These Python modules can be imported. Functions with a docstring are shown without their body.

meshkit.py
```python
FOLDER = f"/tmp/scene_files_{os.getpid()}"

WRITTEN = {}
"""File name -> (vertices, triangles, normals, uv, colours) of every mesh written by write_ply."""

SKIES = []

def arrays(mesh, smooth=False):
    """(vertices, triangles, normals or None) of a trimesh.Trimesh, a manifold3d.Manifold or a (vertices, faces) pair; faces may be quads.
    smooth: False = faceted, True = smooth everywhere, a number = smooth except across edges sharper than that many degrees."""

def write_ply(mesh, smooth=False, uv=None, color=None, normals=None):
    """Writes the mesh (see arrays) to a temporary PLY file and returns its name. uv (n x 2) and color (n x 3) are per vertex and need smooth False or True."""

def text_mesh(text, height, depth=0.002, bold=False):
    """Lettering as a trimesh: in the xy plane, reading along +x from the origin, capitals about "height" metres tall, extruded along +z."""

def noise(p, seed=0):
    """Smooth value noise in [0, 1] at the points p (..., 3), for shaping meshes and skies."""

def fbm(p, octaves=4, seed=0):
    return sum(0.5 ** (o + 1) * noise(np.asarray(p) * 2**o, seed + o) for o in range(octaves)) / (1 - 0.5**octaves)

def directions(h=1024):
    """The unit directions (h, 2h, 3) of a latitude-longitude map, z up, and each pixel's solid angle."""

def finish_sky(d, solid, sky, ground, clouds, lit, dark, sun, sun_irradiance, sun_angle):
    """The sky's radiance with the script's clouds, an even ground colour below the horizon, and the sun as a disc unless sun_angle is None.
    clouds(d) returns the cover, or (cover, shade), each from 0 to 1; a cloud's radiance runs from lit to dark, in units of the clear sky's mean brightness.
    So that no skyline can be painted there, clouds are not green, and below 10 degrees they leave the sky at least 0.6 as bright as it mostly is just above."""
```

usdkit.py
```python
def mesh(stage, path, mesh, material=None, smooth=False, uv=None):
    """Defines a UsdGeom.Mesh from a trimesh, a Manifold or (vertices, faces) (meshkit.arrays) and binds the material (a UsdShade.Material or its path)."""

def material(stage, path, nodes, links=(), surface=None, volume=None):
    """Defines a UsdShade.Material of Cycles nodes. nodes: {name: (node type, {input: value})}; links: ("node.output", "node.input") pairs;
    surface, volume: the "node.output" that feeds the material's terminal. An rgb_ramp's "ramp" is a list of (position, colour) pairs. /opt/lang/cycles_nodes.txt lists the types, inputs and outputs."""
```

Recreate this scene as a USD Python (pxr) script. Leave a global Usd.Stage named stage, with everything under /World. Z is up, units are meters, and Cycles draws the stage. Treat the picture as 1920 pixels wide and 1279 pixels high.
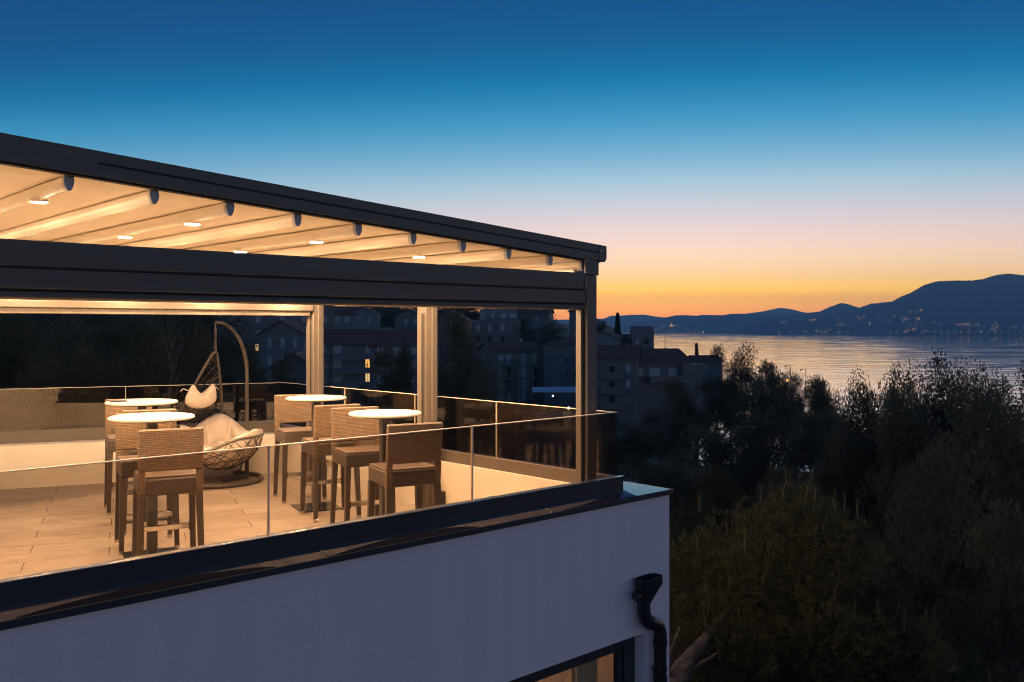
import math, numpy as np, trimesh, manifold3d as mf, usdkit, meshkit
from pxr import Usd, UsdGeom, UsdLux, UsdShade, Gf, Sdf, Vt
from shapely.geometry import Polygon

stage = Usd.Stage.CreateInMemory()
UsdGeom.Xform.Define(stage, '/World')
UsdGeom.Scope.Define(stage, '/World/Looks')
PI = math.pi
rng = np.random.default_rng(7)

# ------------------------------------------------------------------ camera
# world frame: origin at the right front corner of the terrace railing, x along the facade (to the right), y into the terrace, z = 0 on the terrace floor
FPX, HOR = 1714.0, 613.0                       # focal length and horizon row for a picture 1920 wide
EYE = np.array([-5.81, -4.98, 1.84])
F = np.array([.681, .7323, 0.0]); F /= np.linalg.norm(F)
R = np.array([F[1], -F[0], 0.0])
cam = UsdGeom.Camera.Define(stage, '/World/camera')
cam.CreateHorizontalApertureAttr(36.0); cam.CreateVerticalApertureAttr(36.0*682/1024)
cam.CreateFocalLengthAttr(36.0*FPX/1920)
cam.CreateVerticalApertureOffsetAttr(-(639.5-HOR)*36/1920)
cam.CreateClippingRangeAttr((0.05, 60000.0))
cam.AddTransformOp().Set(Gf.Matrix4d(*R, 0, 0, 0, 1, 0, *(-F), 0, *EYE, 1))
cam.CreateExposureAttr(0.0)

# ------------------------------------------------------------------ sky: just after sunset
SUN_EL = math.radians(-1.0)
saz = math.atan2(1215-960, FPX)
SUN = math.cos(saz)*F + math.sin(saz)*R
SKY_STRENGTH = 0.15
def lin(c): c = np.asarray(c, float)/255; return np.where(c < .04045, c/12.92, ((c+.055)/1.055)**2.4)
# colour of the dusk sky by the sine of the elevation, the bands bending down away from the sun (twilight arch); the sky texture's own brightness gives the glow round the sun
_rows = [(-200,(8,78,134),.080),(2,(2,91,145),.088),(100,(8,113,166),.100),(200,(64,149,194),.119),(280,(122,177,210),.142),(340,(172,200,218),.160),(400,(218,209,216),.184),
         (440,(240,214,206),.200),(480,(252,217,188),.218),(520,(255,207,148),.224),(550,(255,193,108),.220),(575,(254,177,84),.185),(590,(252,162,74),.160),(603,(246,150,72),.112),(613,(238,140,76),.088)]
_ramp = []
HAZE, AIR = 1.35e-4, np.array([.04, .088, .19])
GAM = .36                                       # softens the fall-off of the glow away from the sun
_ramp = []
for v, c, lum in _rows:
    s = math.sin(math.atan((HOR-v)/math.hypot(FPX, 340)))
    T = math.exp(-HAZE*min(12500.0, 425.0/max(s, 1e-4)))      # what the evening air lets through in that direction
    _ramp.append((s/.8, np.maximum(lin(c)-(1-T)*AIR, .002)/T/lum**GAM))
_ramp += [(.60, lin((26,78,138))/.075**GAM), (.8, lin((42,76,134))/.072**GAM), (1.0, lin((46,75,132))/.07**GAM)]  # unseen sky overhead, tinted purple and raised to light the facade
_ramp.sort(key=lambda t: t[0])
from scipy.interpolate import PchipInterpolator
_x = np.linspace(0, 1, 256); _ramp = list(zip(_x, np.maximum(PchipInterpolator([t[0] for t in _ramp], [t[1] for t in _ramp])(np.clip(_x, _ramp[0][0], 1)), 0)))
sky = UsdLux.DomeLight.Define(stage, '/World/sky')
sky.GetPrim().SetCustomDataByKey('kind', 'structure')
skym = usdkit.material(stage, '/World/Looks/dusk_sky', {
    'sky': ('sky_texture', {'sky_type': 'single_scattering', 'sun_disc': False, 'sun_elevation': SUN_EL, 'sun_rotation': math.atan2(SUN[0], SUN[1])}),
    'bw': ('rgb_to_bw', {}), 'tc': ('texture_coordinate', {}), 'sep': ('separate_xyz', {}),
    'mr': ('map_range', {'from_min': 0.0, 'from_max': .8, 'to_min': 0.0, 'to_max': 1.0, 'clamp': True}),
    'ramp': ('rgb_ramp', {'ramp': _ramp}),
    'pw': ('math', {'math_type': 'power', 'value2': GAM}), 'ex': ('math', {'math_type': 'multiply', 'value2': .15}), 'dot': ('vector_math', {'math_type': 'dot_product', 'vector2': tuple(SUN)}), 'half': ('math', {'math_type': 'multiply_add', 'value2': .5, 'value3': .5}), 'lo': ('math', {'math_type': 'maximum', 'value2': .88}), 'sq': ('math', {'math_type': 'power', 'value2': 2.0}), 'arch': ('math', {'math_type': 'divide'}),
    'mul': ('vector_math', {'math_type': 'multiply'}), 'sc': ('vector_math', {'math_type': 'scale', 'scale': 1.0/.15}),
    'bg': ('background_shader', {'strength': SKY_STRENGTH})},
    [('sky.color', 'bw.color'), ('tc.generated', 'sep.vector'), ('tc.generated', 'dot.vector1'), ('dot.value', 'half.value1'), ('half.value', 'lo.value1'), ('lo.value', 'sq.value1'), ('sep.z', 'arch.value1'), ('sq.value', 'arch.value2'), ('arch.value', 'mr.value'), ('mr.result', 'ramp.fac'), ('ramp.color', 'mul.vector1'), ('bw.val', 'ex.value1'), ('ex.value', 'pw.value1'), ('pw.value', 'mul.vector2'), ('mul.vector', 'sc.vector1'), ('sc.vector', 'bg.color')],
    surface='bg.background')
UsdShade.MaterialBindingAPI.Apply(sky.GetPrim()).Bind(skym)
# the sun is below the skyline: no direct light

# ------------------------------------------------------------------ helpers
def ray(u, v=HOR): return F + (u-960)/FPX*R + np.array([0, 0, (HOR-v)/FPX])
def P(u, d, z=None, v=None):
    p = EYE + d*ray(u, HOR if v is None else v)
    if z is not None: p[2] = z
    return p
def onY(u, v, Y): r = ray(u, v); return EYE + r*(Y-EYE[1])/r[1]
def onZ(u, v, Z): r = ray(u, v); return EYE + r*(Z-EYE[2])/r[2]

def mat(name, nodes, links=(), surface='p.BSDF', **k): return usdkit.material(stage, '/World/Looks/'+name, nodes, links, surface=surface, **k)
def plain(name, col, rough=.5, metal=0, bump=None, vary=None, spec=.5, **kw):
    """principled with optional fine bump (scale, strength, distance) and colour variation (scale, second colour)"""
    n = {'p': ('principled_bsdf', {'base_color': col, 'roughness': rough, 'metallic': metal, 'specular_ior_level': spec, **kw}), 'tc': ('texture_coordinate', {})}
    l = []
    if vary:
        n['nz'] = ('noise_texture', {'scale': vary[0], 'detail': 4.0, 'roughness': .6}); n['mx'] = ('mix', {'color1': col, 'color2': vary[1]})
        n['rp'] = ('map_range', {'from_min': .35, 'from_max': .65, 'clamp': True})
        l += [('tc.object', 'nz.vector'), ('nz.fac', 'rp.value'), ('rp.result', 'mx.fac'), ('mx.color', 'p.base_color')]
    if bump:
        n['nb'] = ('noise_texture', {'scale': bump[0], 'detail': 3.0}); n['b'] = ('bump', {'strength': bump[1], 'distance': bump[2]})
        l += [('tc.object', 'nb.vector'), ('nb.fac', 'b.height'), ('b.normal', 'p.normal')]
    return mat(name, n, l)

used = {}
def numbered(path):
    k = used.get(path, 0); used[path] = k+1
    return path if k == 0 else f'{path}_{k:03d}'
def tag(prim, label=None, cat=None, group=None, kind=None):
    for k, v in (('label', label), ('category', cat), ('group', group), ('kind', kind)):
        if v: prim.SetCustomDataByKey(k, v)
    return prim
def thing(name, label, cat, loc=(0, 0, 0), rz=0.0, group=None, kind=None, scale=None):
    x = UsdGeom.Xform.Define(stage, numbered('/World/'+name))
    x.AddTranslateOp().Set(Gf.Vec3d(*map(float, loc)))
    if rz: x.AddRotateZOp().Set(float(math.degrees(rz)))
    if scale is not None: x.AddScaleOp().Set(Gf.Vec3f(*map(float, np.broadcast_to(scale, 3))))
    return tag(x.GetPrim(), label, cat, group, kind)
def part(name, mesh, m, parent, smooth=False, label=None, kind=None, uv=None):
    base = parent.GetPath() if hasattr(parent, 'GetPath') else parent
    if isinstance(mesh, MB): mesh = mesh.get()
    p = usdkit.mesh(stage, numbered(f'{base}/{name}'), mesh, m, smooth, uv).GetPrim()
    return tag(p, label, kind=kind)
def copy(src, loc, rz, label, group=None, scale=None):
    was = src.GetCustomData()
    r = thing(src.GetName().rstrip('0123456789_') if src.GetName()[-1].isdigit() else src.GetName(), label, was['category'], loc, rz, group or was.get('group'), scale=scale)
    r.GetReferences().AddInternalReference(src.GetPath()); r.SetInstanceable(True)
    return r

def rotz(a): c, s = math.cos(a), math.sin(a); return np.array([[c, -s, 0], [s, c, 0], [0, 0, 1.0]])
class MB:
    """collects triangles for one mesh"""
    def __init__(s): s.v, s.f, s.n = [], [], 0
    def add(s, v, f=None):
        if f is None:
            if hasattr(v, 'to_mesh'): q = v.to_mesh(); v, f = q.vert_properties[:, :3], q.tri_verts
            else: v, f = v.vertices, v.faces
        v = np.asarray(v, float); f = np.asarray(f, int)
        if f.shape[1] == 4: f = np.vstack([f[:, [0, 1, 2]], f[:, [0, 2, 3]]])
        s.v.append(v); s.f.append(f+s.n); s.n += len(v); return s
    def box(s, lo, hi, c=0.0, rz=0.0, at=(0, 0, 0)):
        lo, hi = np.minimum(lo, hi).astype(float), np.maximum(lo, hi).astype(float)
        if c > 0:
            pts = []
            for i in range(8):
                k = [(i >> j) & 1 for j in range(3)]
                corner = np.where(k, hi, lo); inw = np.where(k, -c, c)
                for ax in range(3):
                    q = corner+inw; q[ax] = corner[ax]; pts.append(q)
            h = mf.Manifold.hull_points(np.array(pts)).to_mesh(); v, f = h.vert_properties[:, :3], h.tri_verts
        else:
            v = np.array([[(lo, hi)[i & 1][0], (lo, hi)[i >> 1 & 1][1], (lo, hi)[i >> 2 & 1][2]] for i in range(8)])
            f = np.array([[0, 2, 3, 1], [4, 5, 7, 6], [0, 1, 5, 4], [2, 6, 7, 3], [0, 4, 6, 2], [1, 3, 7, 5]])
        return s.add(v @ rotz(rz).T + np.asarray(at, float), f)
    def tube(s, pts, rad, n=8, cap=True, closed=False):
        v, f = tube(pts, rad, n, cap, closed); return s.add(v, f)
    def prism(s, poly, z0, z1):
        m = trimesh.creation.extrude_polygon(Polygon(poly), z1-z0, engine='earcut'); m.apply_translation([0, 0, z0]); return s.add(m)
    def cyl(s, c, r, z0, z1, n=24):
        m = trimesh.creation.cylinder(r, z1-z0, sections=n); m.apply_translation([c[0], c[1], (z0+z1)/2]); return s.add(m)
    def move(s, Rm=None, t=(0, 0, 0)):
        s.v = [(v @ np.asarray(Rm).T if Rm is not None else v)+np.asarray(t, float) for v in s.v]; return s
    def get(s): return np.vstack(s.v), np.vstack(s.f)
def tube(pts, rad, n=8, cap=True, closed=False):
    p = np.asarray(pts, float); r = np.broadcast_to(np.asarray(rad, float), len(p))
    t = np.gradient(p, axis=0)
    if closed: t = np.roll(p, -1, 0)-np.roll(p, 1, 0)
    t /= np.linalg.norm(t, axis=1, keepdims=True)+1e-12
    u = np.cross(t[0], [0, 0, 1.0]);
    if np.linalg.norm(u) < 1e-3: u = np.cross(t[0], [1.0, 0, 0])
    u /= np.linalg.norm(u); us = []
    for k in range(len(p)):
        u = u-t[k]*(u@t[k]); u /= np.linalg.norm(u); us.append(u)
    us = np.array(us); w = np.cross(t, us)
    a = np.arange(n)/n*2*PI
    v = (p[:, None]+r[:, None, None]*(np.cos(a)[None, :, None]*us[:, None]+np.sin(a)[None, :, None]*w[:, None])).reshape(-1, 3)
    f = []
    m = len(p)
    for k in range(m if closed else m-1):
        k2 = (k+1) % m
        for j in range(n):
            j2 = (j+1) % n
            f += [[k*n+j, k*n+j2, k2*n+j2], [k*n+j, k2*n+j2, k2*n+j]]
    if cap and not closed:
        v = np.vstack([v, p[:1], p[-1:]]); e = len(v)
        for j in range(n):
            j2 = (j+1) % n
            f += [[e-2, j2, j], [e-1, (m-1)*n+j, (m-1)*n+j2]]
    return v, np.array(f)
def boxuv(mesh):
    """splits the faces and gives every face uv in metres from its main direction"""
    v, f = mesh.get() if isinstance(mesh, MB) else mesh
    q = v[f].reshape(-1, 3); nf = np.arange(len(q)).reshape(-1, 3)
    nn = np.abs(np.cross(q[1::3]-q[0::3], q[2::3]-q[0::3])); ax = np.repeat(nn.argmax(1), 3)
    uv = np.where((ax == 0)[:, None], q[:, [1, 2]], np.where((ax == 1)[:, None], q[:, [0, 2]], q[:, [0, 1]]))
    return (q, nf), uv
def smoothstep(a, b, x): t = np.clip((np.asarray(x, float)-a)/(b-a), 0, 1); return t*t*(3-2*t)
def bez(*p, n=16):
    """smooth curve through the points (Catmull-Rom)"""
    p = np.asarray(p, float); q = np.vstack([2*p[0]-p[1], p, 2*p[-1]-p[-2]]); out = []
    for i in range(1, len(q)-2):
        for t in np.linspace(0, 1, n, endpoint=False):
            a, b, c, d = q[i-1:i+3]
            out.append(.5*((2*b)+(-a+c)*t+(2*a-5*b+4*c-d)*t*t+(-a+3*b-3*c+d)*t**3))
    return np.array(out+[p[-1]])

# ------------------------------------------------------------------ materials
M = {}
M['alum'] = plain('grey_powder_coat', (.122, .100, .08), .45)
M['alum_dark'] = plain('dark_powder_coat', (.028, .030, .036), .38, vary=(4, (.02, .021, .026)))
M['groove'] = plain('shadow_gap_black', (.008, .008, .009), .7)
M['cap_grey'] = plain('light_grey_plastic', (.42, .42, .44), .4)
M['fabric'] = plain('cream_canvas', (.80, .72, .60), .42, bump=(350, .12, .002), vary=(2.5, (.76, .67, .55)))
M['carrier'] = plain('cream_aluminium', (.78, .71, .60), .38)
M['stucco'] = mat('white_stucco', {'geo': ('geometry', {}), 'n': ('noise_texture', {'scale': 75.0, 'detail': 3.0, 'roughness': .65}), 'b': ('bump', {'strength': .9, 'distance': .010}), 'n2': ('noise_texture', {'scale': 1.1, 'detail': 5.0, 'roughness': .6}),
    'mp': ('mapping', {'scale': (5.0, 5.0, .5)}), 'n3': ('noise_texture', {'scale': 1.0, 'detail': 4.0, 'roughness': .6}), 'av': ('math', {'math_type': 'multiply_add', 'value2': .55, 'value3': .1}), 'sm': ('math', {'math_type': 'add'}),
    'mr': ('map_range', {'from_min': .55, 'from_max': .95, 'clamp': True}), 'm': ('mix', {'color1': (.90, .765, .815), 'color2': (.82, .70, .745)}), 'p': ('principled_bsdf', {'roughness': .9, 'specular_ior_level': .25})},
    [('geo.position', 'n.vector'), ('geo.position', 'n2.vector'), ('geo.position', 'mp.vector'), ('mp.vector', 'n3.vector'), ('n.fac', 'b.height'), ('b.normal', 'p.normal'), ('n2.fac', 'av.value1'), ('av.value', 'sm.value1'), ('n3.fac', 'sm.value2'), ('sm.value', 'mr.value'), ('mr.result', 'm.fac'), ('m.color', 'p.base_color')])
M['parapet'] = plain('inner_white_plaster', (.74, .68, .58), .8, bump=(90, .25, .004), vary=(2.2, (.68, .62, .52)))
M['coping'] = mat('wet_coping_sheet', {'p': ('principled_bsdf', {'base_color': (.3, .28, .27), 'roughness': .5}), 'tc': ('texture_coordinate', {}),
    'n': ('noise_texture', {'scale': 5.0, 'detail': 5.0}), 'r': ('map_range', {'from_min': .35, 'from_max': .65, 'to_min': .18, 'to_max': .36, 'clamp': True}), 'm': ('mix', {'color1': (.11, .097, .09), 'color2': (.062, .058, .056)})},
    [('tc.object', 'n.vector'), ('n.fac', 'r.value'), ('r.result', 'p.roughness'), ('n.fac', 'm.fac'), ('m.color', 'p.base_color')])
M['water'] = plain('rain_water', (.012, .012, .013), .03, spec=.6, bump=(14, .03, .003))
M['chrome'] = plain('brushed_steel', (.62, .60, .58), .2, 1.0)
M['edge'] = plain('polished_glass_edge', (.72, .62, .46), .25, spec=.8)  # pale gold stands for lamp light caught by the glass edges
M['tabletop'] = plain('cream_laminate', (.44, .405, .34), .40)
M['tabledark'] = plain('dark_table_steel', (.06, .055, .052), .35, vary=(8, (.045, .042, .04)))
M['baseplate'] = plain('glossy_base_plate', (.03, .03, .03), .12)
M['frame_brown'] = plain('brown_grey_tube', (.075, .062, .05), .32)
M['cord'] = plain('dark_rattan_cord', (.035, .028, .024), .5)
M['cushion'] = plain('beige_cushion', (.56, .47, .39), .85, bump=(600, .3, .0015), vary=(6, (.52, .43, .355)))
M['black'] = plain('black_plastic', (.012, .012, .013), .3)
M['pvc'] = plain('black_pvc_pipe', (.014, .014, .016), .26, bump=(30, .04, .002))
M['interior'] = plain('warm_room_plaster', (.6, .52, .4), .8)
M['curtain'] = plain('cream_curtain', (.75, .62, .42), .8)
M['socket'] = plain('white_socket_plastic', (.7, .67, .6), .4)
M['phone'] = plain('dark_menu_cover', (.03, .022, .02), .3)
def emit(name, col, s): return mat(name, {'e': ('emission', {'color': col, 'strength': s})}, surface='e.emission')
M['led'] = emit('warm_downlight', (1.0, .64, .355), 1980.0)
M['roomlamp'] = emit('warm_room_lamp', (1.0, .58, .22), 45.0)
M['lit'] = emit('lit_window_warm', (1.0, .45, .11), 1.15)
M['lit2'] = emit('lit_window_pale', (1.0, .62, .28), .8)
M['farwarm'] = emit('far_lamp_amber', (1.0, .48, .17), 4.5)
M['farwhite'] = emit('far_lamp_white', (1.0, .80, .62), 4.0)
M['lampwhite'] = emit('bright_lamp', (1.0, .85, .62), 9.0)
M['lampamber'] = emit('amber_street_lamp', (1.0, .42, .12), 3.0)

def glass(name, tint, f0):
    return mat(name, {'lw': ('layer_weight', {'blend': .5}), 'pw': ('math', {'math_type': 'power', 'value2': 5.0}), 'ma': ('math', {'math_type': 'multiply_add', 'value2': 1-f0, 'value3': f0}),
                      't': ('transparent_bsdf', {'color': tint}), 'g': ('glossy_bsdf', {'color': (.95, .93, .9), 'roughness': 0.0}), 'm': ('mix_closure', {})},
               [('lw.facing', 'pw.value1'), ('pw.value', 'ma.value1'), ('ma.value', 'm.fac'), ('t.BSDF', 'm.closure1'), ('g.BSDF', 'm.closure2')], surface='m.closure')
M['glass'] = glass('smoked_glass', (.765, .725, .69), .06)
M['pane'] = glass('window_glass', (.9, .9, .9), .04)

# wicker: staggered flat strands
M['wicker'] = mat('brown_wicker', {
    'uv': ('attribute', {'attribute': 'st'}), 'br': ('brick_texture', {'scale': 1.0, 'color1': (.21, .13, .07), 'color2': (.15, .093, .05), 'mortar': (.055, .035, .022), 'mortar_size': .0026, 'mortar_smooth': .6, 'brick_width': .034, 'row_height': .0125, 'offset': .5}),
    'nz': ('noise_texture', {'scale': 60.0}), 'inv': ('math', {'math_type': 'subtract', 'value1': 1.0}), 'b': ('bump', {'strength': .9, 'distance': .006}), 'p': ('principled_bsdf', {'roughness': .42})},
    [('uv.vector', 'br.vector'), ('br.color', 'p.base_color'), ('br.fac', 'inv.value2'), ('inv.value', 'b.height'), ('b.normal', 'p.normal')])
M['wicker_seat'] = mat('brown_wicker_seat', {
    'uv': ('attribute', {'attribute': 'st'}), 'br': ('brick_texture', {'scale': 1.0, 'color1': (.18, .125, .085), 'color2': (.17, .118, .078), 'mortar': (.07, .05, .035), 'mortar_size': .003, 'mortar_smooth': .6, 'brick_width': .05, 'row_height': .014, 'offset': .5}),
    'inv': ('math', {'math_type': 'subtract', 'value1': 1.0}), 'b': ('bump', {'strength': .8, 'distance': .006}), 'p': ('principled_bsdf', {'roughness': .4})},
    [('uv.vector', 'br.vector'), ('br.color', 'p.base_color'), ('br.fac', 'inv.value2'), ('inv.value', 'b.height'), ('b.normal', 'p.normal')])

M['wicker_leg'] = mat('dark_wicker', {  # legs and apron: wicker colour darkened for the shade under light from above
    'uv': ('attribute', {'attribute': 'st'}), 'br': ('brick_texture', {'scale': 1.0, 'color1': (.09, .063, .044), 'color2': (.066, .046, .033), 'mortar': (.03, .022, .016), 'mortar_size': .0026, 'mortar_smooth': .6, 'brick_width': .03, 'row_height': .0125, 'offset': .5}),
    'inv': ('math', {'math_type': 'subtract', 'value1': 1.0}), 'b': ('bump', {'strength': .8, 'distance': .006}), 'p': ('principled_bsdf', {'roughness': .45})},
    [('uv.vector', 'br.vector'), ('br.color', 'p.base_color'), ('br.fac', 'inv.value2'), ('inv.value', 'b.height'), ('b.normal', 'p.normal')])
# wood-look planks: three tones with grain along the local x of the plank (uv)
def plank_mat(k, c1, c2):
    return mat(f'oak_look_tile_{"abcd"[k]}', {
        'uv': ('attribute', {'attribute': 'st'}), 'mp': ('mapping', {'scale': (1.3, 16.0, 1.0), 'location': (k*3.7, k*1.9, 0)}), 'n': ('noise_texture', {'scale': 2.2, 'detail': 6.0, 'roughness': .66, 'distortion': .8}),
        'mr': ('map_range', {'from_min': .34, 'from_max': .68, 'clamp': True}), 'm': ('mix', {'color1': c1, 'color2': c2}), 'b': ('bump', {'strength': .12, 'distance': .002}), 'p': ('principled_bsdf', {'roughness': .38})},
        [('uv.vector', 'mp.vector'), ('mp.vector', 'n.vector'), ('n.fac', 'mr.value'), ('mr.result', 'm.fac'), ('m.color', 'p.base_color'), ('n.fac', 'b.height'), ('b.normal', 'p.normal')])
PL = [plank_mat(0, (0.258, 0.2, 0.146), (0.478, 0.41, 0.335)), plank_mat(1, (0.248, 0.19, 0.14), (0.451, 0.38, 0.308)), plank_mat(2, (0.304, 0.245, 0.189), (0.506, 0.435, 0.356)), plank_mat(3, (0.239, 0.185, 0.14), (0.469, 0.4, 0.329))]

# ------------------------------------------------------------------ terrain and sea
SEA = -38.0
def fr(x, y): q = np.stack([np.asarray(x, float)-EYE[0], np.asarray(y, float)-EYE[1]], -1); return q@F[:2], q@R[:2]
_TD = [-400, 0, 10, 30, 60, 120, 185, 215, 250, 300, 340, 420, 600, 900, 1400]
_TZ = [-5, -7, -7.4, -8.5, -10.5, -14, -15.5, -11.5, -6.5, -2, 1, 3, -20, -60, -70]
_SD = [-400, 0, 10, 20, 40, 70, 110, 160, 210, 260, 400, 700, 1400]
_SZ = [-6, -7, -7.3, -8.2, -10.5, -14, -19, -26, -33, -39, -48, -60, -70]
def ground(x, y):
    d, l = fr(x, y)
    a = l/np.maximum(d, 8.0)
    w = smoothstep(.10, .22, a)
    g = (1-w)*np.interp(d, _TD, _TZ)+w*np.interp(d, _SD, _SZ)
    return np.maximum(g, SEA-6)+.5*(meshkit.noise(np.stack([x/13.0, y/13.0, 0*np.asarray(x)], -1))-.5)*smoothstep(12, 40, d)
ds = np.concatenate([np.arange(-300, -20, 25), np.arange(-20, 120, 4), np.arange(120, 420, 7), np.arange(420, 1301, 60)])
ls = np.concatenate([np.arange(-900, -160, 40), np.arange(-160, 160, 5), np.arange(160, 901, 40)])
DD, LL = np.meshgrid(ds, ls, indexing='ij')
gx = EYE[0]+DD*F[0]+LL*R[0]; gy = EYE[1]+DD*F[1]+LL*R[1]; gz = ground(gx, gy)
def gridfaces(n, m):
    i = np.arange(n*m).reshape(n, m); a, b, c, d = i[:-1, :-1].ravel(), i[:-1, 1:].ravel(), i[1:, 1:].ravel(), i[1:, :-1].ravel()
    return np.vstack([np.stack([a, c, b], 1), np.stack([a, d, c], 1)])
def gridmesh(X, Y, Z): return np.stack([X, Y, Z], -1).reshape(-1, 3), gridfaces(*X.shape)
M['soil'] = plain('dry_ground', (.055, .048, .034), .95, vary=(.15, (.03, .034, .018)), bump=(1.2, .6, .3))
g = part('ground', gridmesh(gx, gy, gz), M['soil'], '/World', True); tag(g, 'dark sloping ground between the trees and the town', 'ground', kind='structure')
M['sea'] = mat('calm_sea', {'geo': ('geometry', {}), 'mp': ('mapping', {'scale': (.05, .05, .05), 'rotation': (0, 0, -.85)}), 'mp2': ('mapping', {'scale': (1.0, .22, 1.0)}),
    'n': ('noise_texture', {'scale': 6.0, 'detail': 5.0, 'roughness': .6}), 'b': ('bump', {'strength': .03, 'distance': .5}),
    'n2': ('noise_texture', {'scale': .16, 'detail': 3.0}), 'mr': ('map_range', {'from_min': .42, 'from_max': .6, 'to_min': .07, 'to_max': .105, 'clamp': True}),
    'f': ('fresnel', {'IOR': 1.33}), 'd': ('diffuse_bsdf', {'color': (.006, .016, .024)}), 'g': ('glossy_bsdf', {'distribution': 'multi_ggx', 'color': (1, 1, 1)}), 'm': ('mix_closure', {})},
    [('geo.position', 'mp.vector'), ('mp.vector', 'mp2.vector'), ('mp2.vector', 'n.vector'), ('n.fac', 'b.height'), ('b.normal', 'g.normal'), ('mp2.vector', 'n2.vector'), ('n2.fac', 'mr.value'), ('mr.result', 'g.roughness'),
     ('f.fac', 'm.fac'), ('d.BSDF', 'm.closure1'), ('g.BSDF', 'm.closure2')], surface='m.closure')
c0 = EYE+F*6000
# a light swell whose waves grow with the stretch of open water, on a flat sheet that reaches the far shore
wd = np.exp(np.arange(math.log(230.0), math.log(6600.0), 1/330.0)); wa = np.linspace(-.12, .72, 240)
WD, WA = np.meshgrid(wd, wa, indexing='ij'); ln_ = np.log(WD)
wz = WD/60*.022*(meshkit.noise(np.stack([ln_*60, WA*22, 0*WA], -1), 3)+.5*meshkit.noise(np.stack([ln_*115, WA*60, 0*WA], -1), 4)-.75)
wq = EYE[:2]+WD[..., None]*(F[:2]+WA[..., None]*R[:2])
wm = MB().add(*gridmesh(wq[..., 0], wq[..., 1], SEA+wz*smoothstep(0, 1, np.minimum((ln_-ln_.min())/.2, (ln_.max()-ln_)/.3))))
wm.add(np.array([EYE+F*a+R*b+[0, 0, SEA-4.0-EYE[2]] for a, b in ((-12500, -12500), (-12500, 12500), (12500, 12500), (12500, -12500))]), np.array([[0, 1, 2, 3]]))
sea = part('sea', wm, M['sea'], '/World', True); tag(sea, 'calm bay reflecting the sunset', 'sea', kind='structure')

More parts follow.
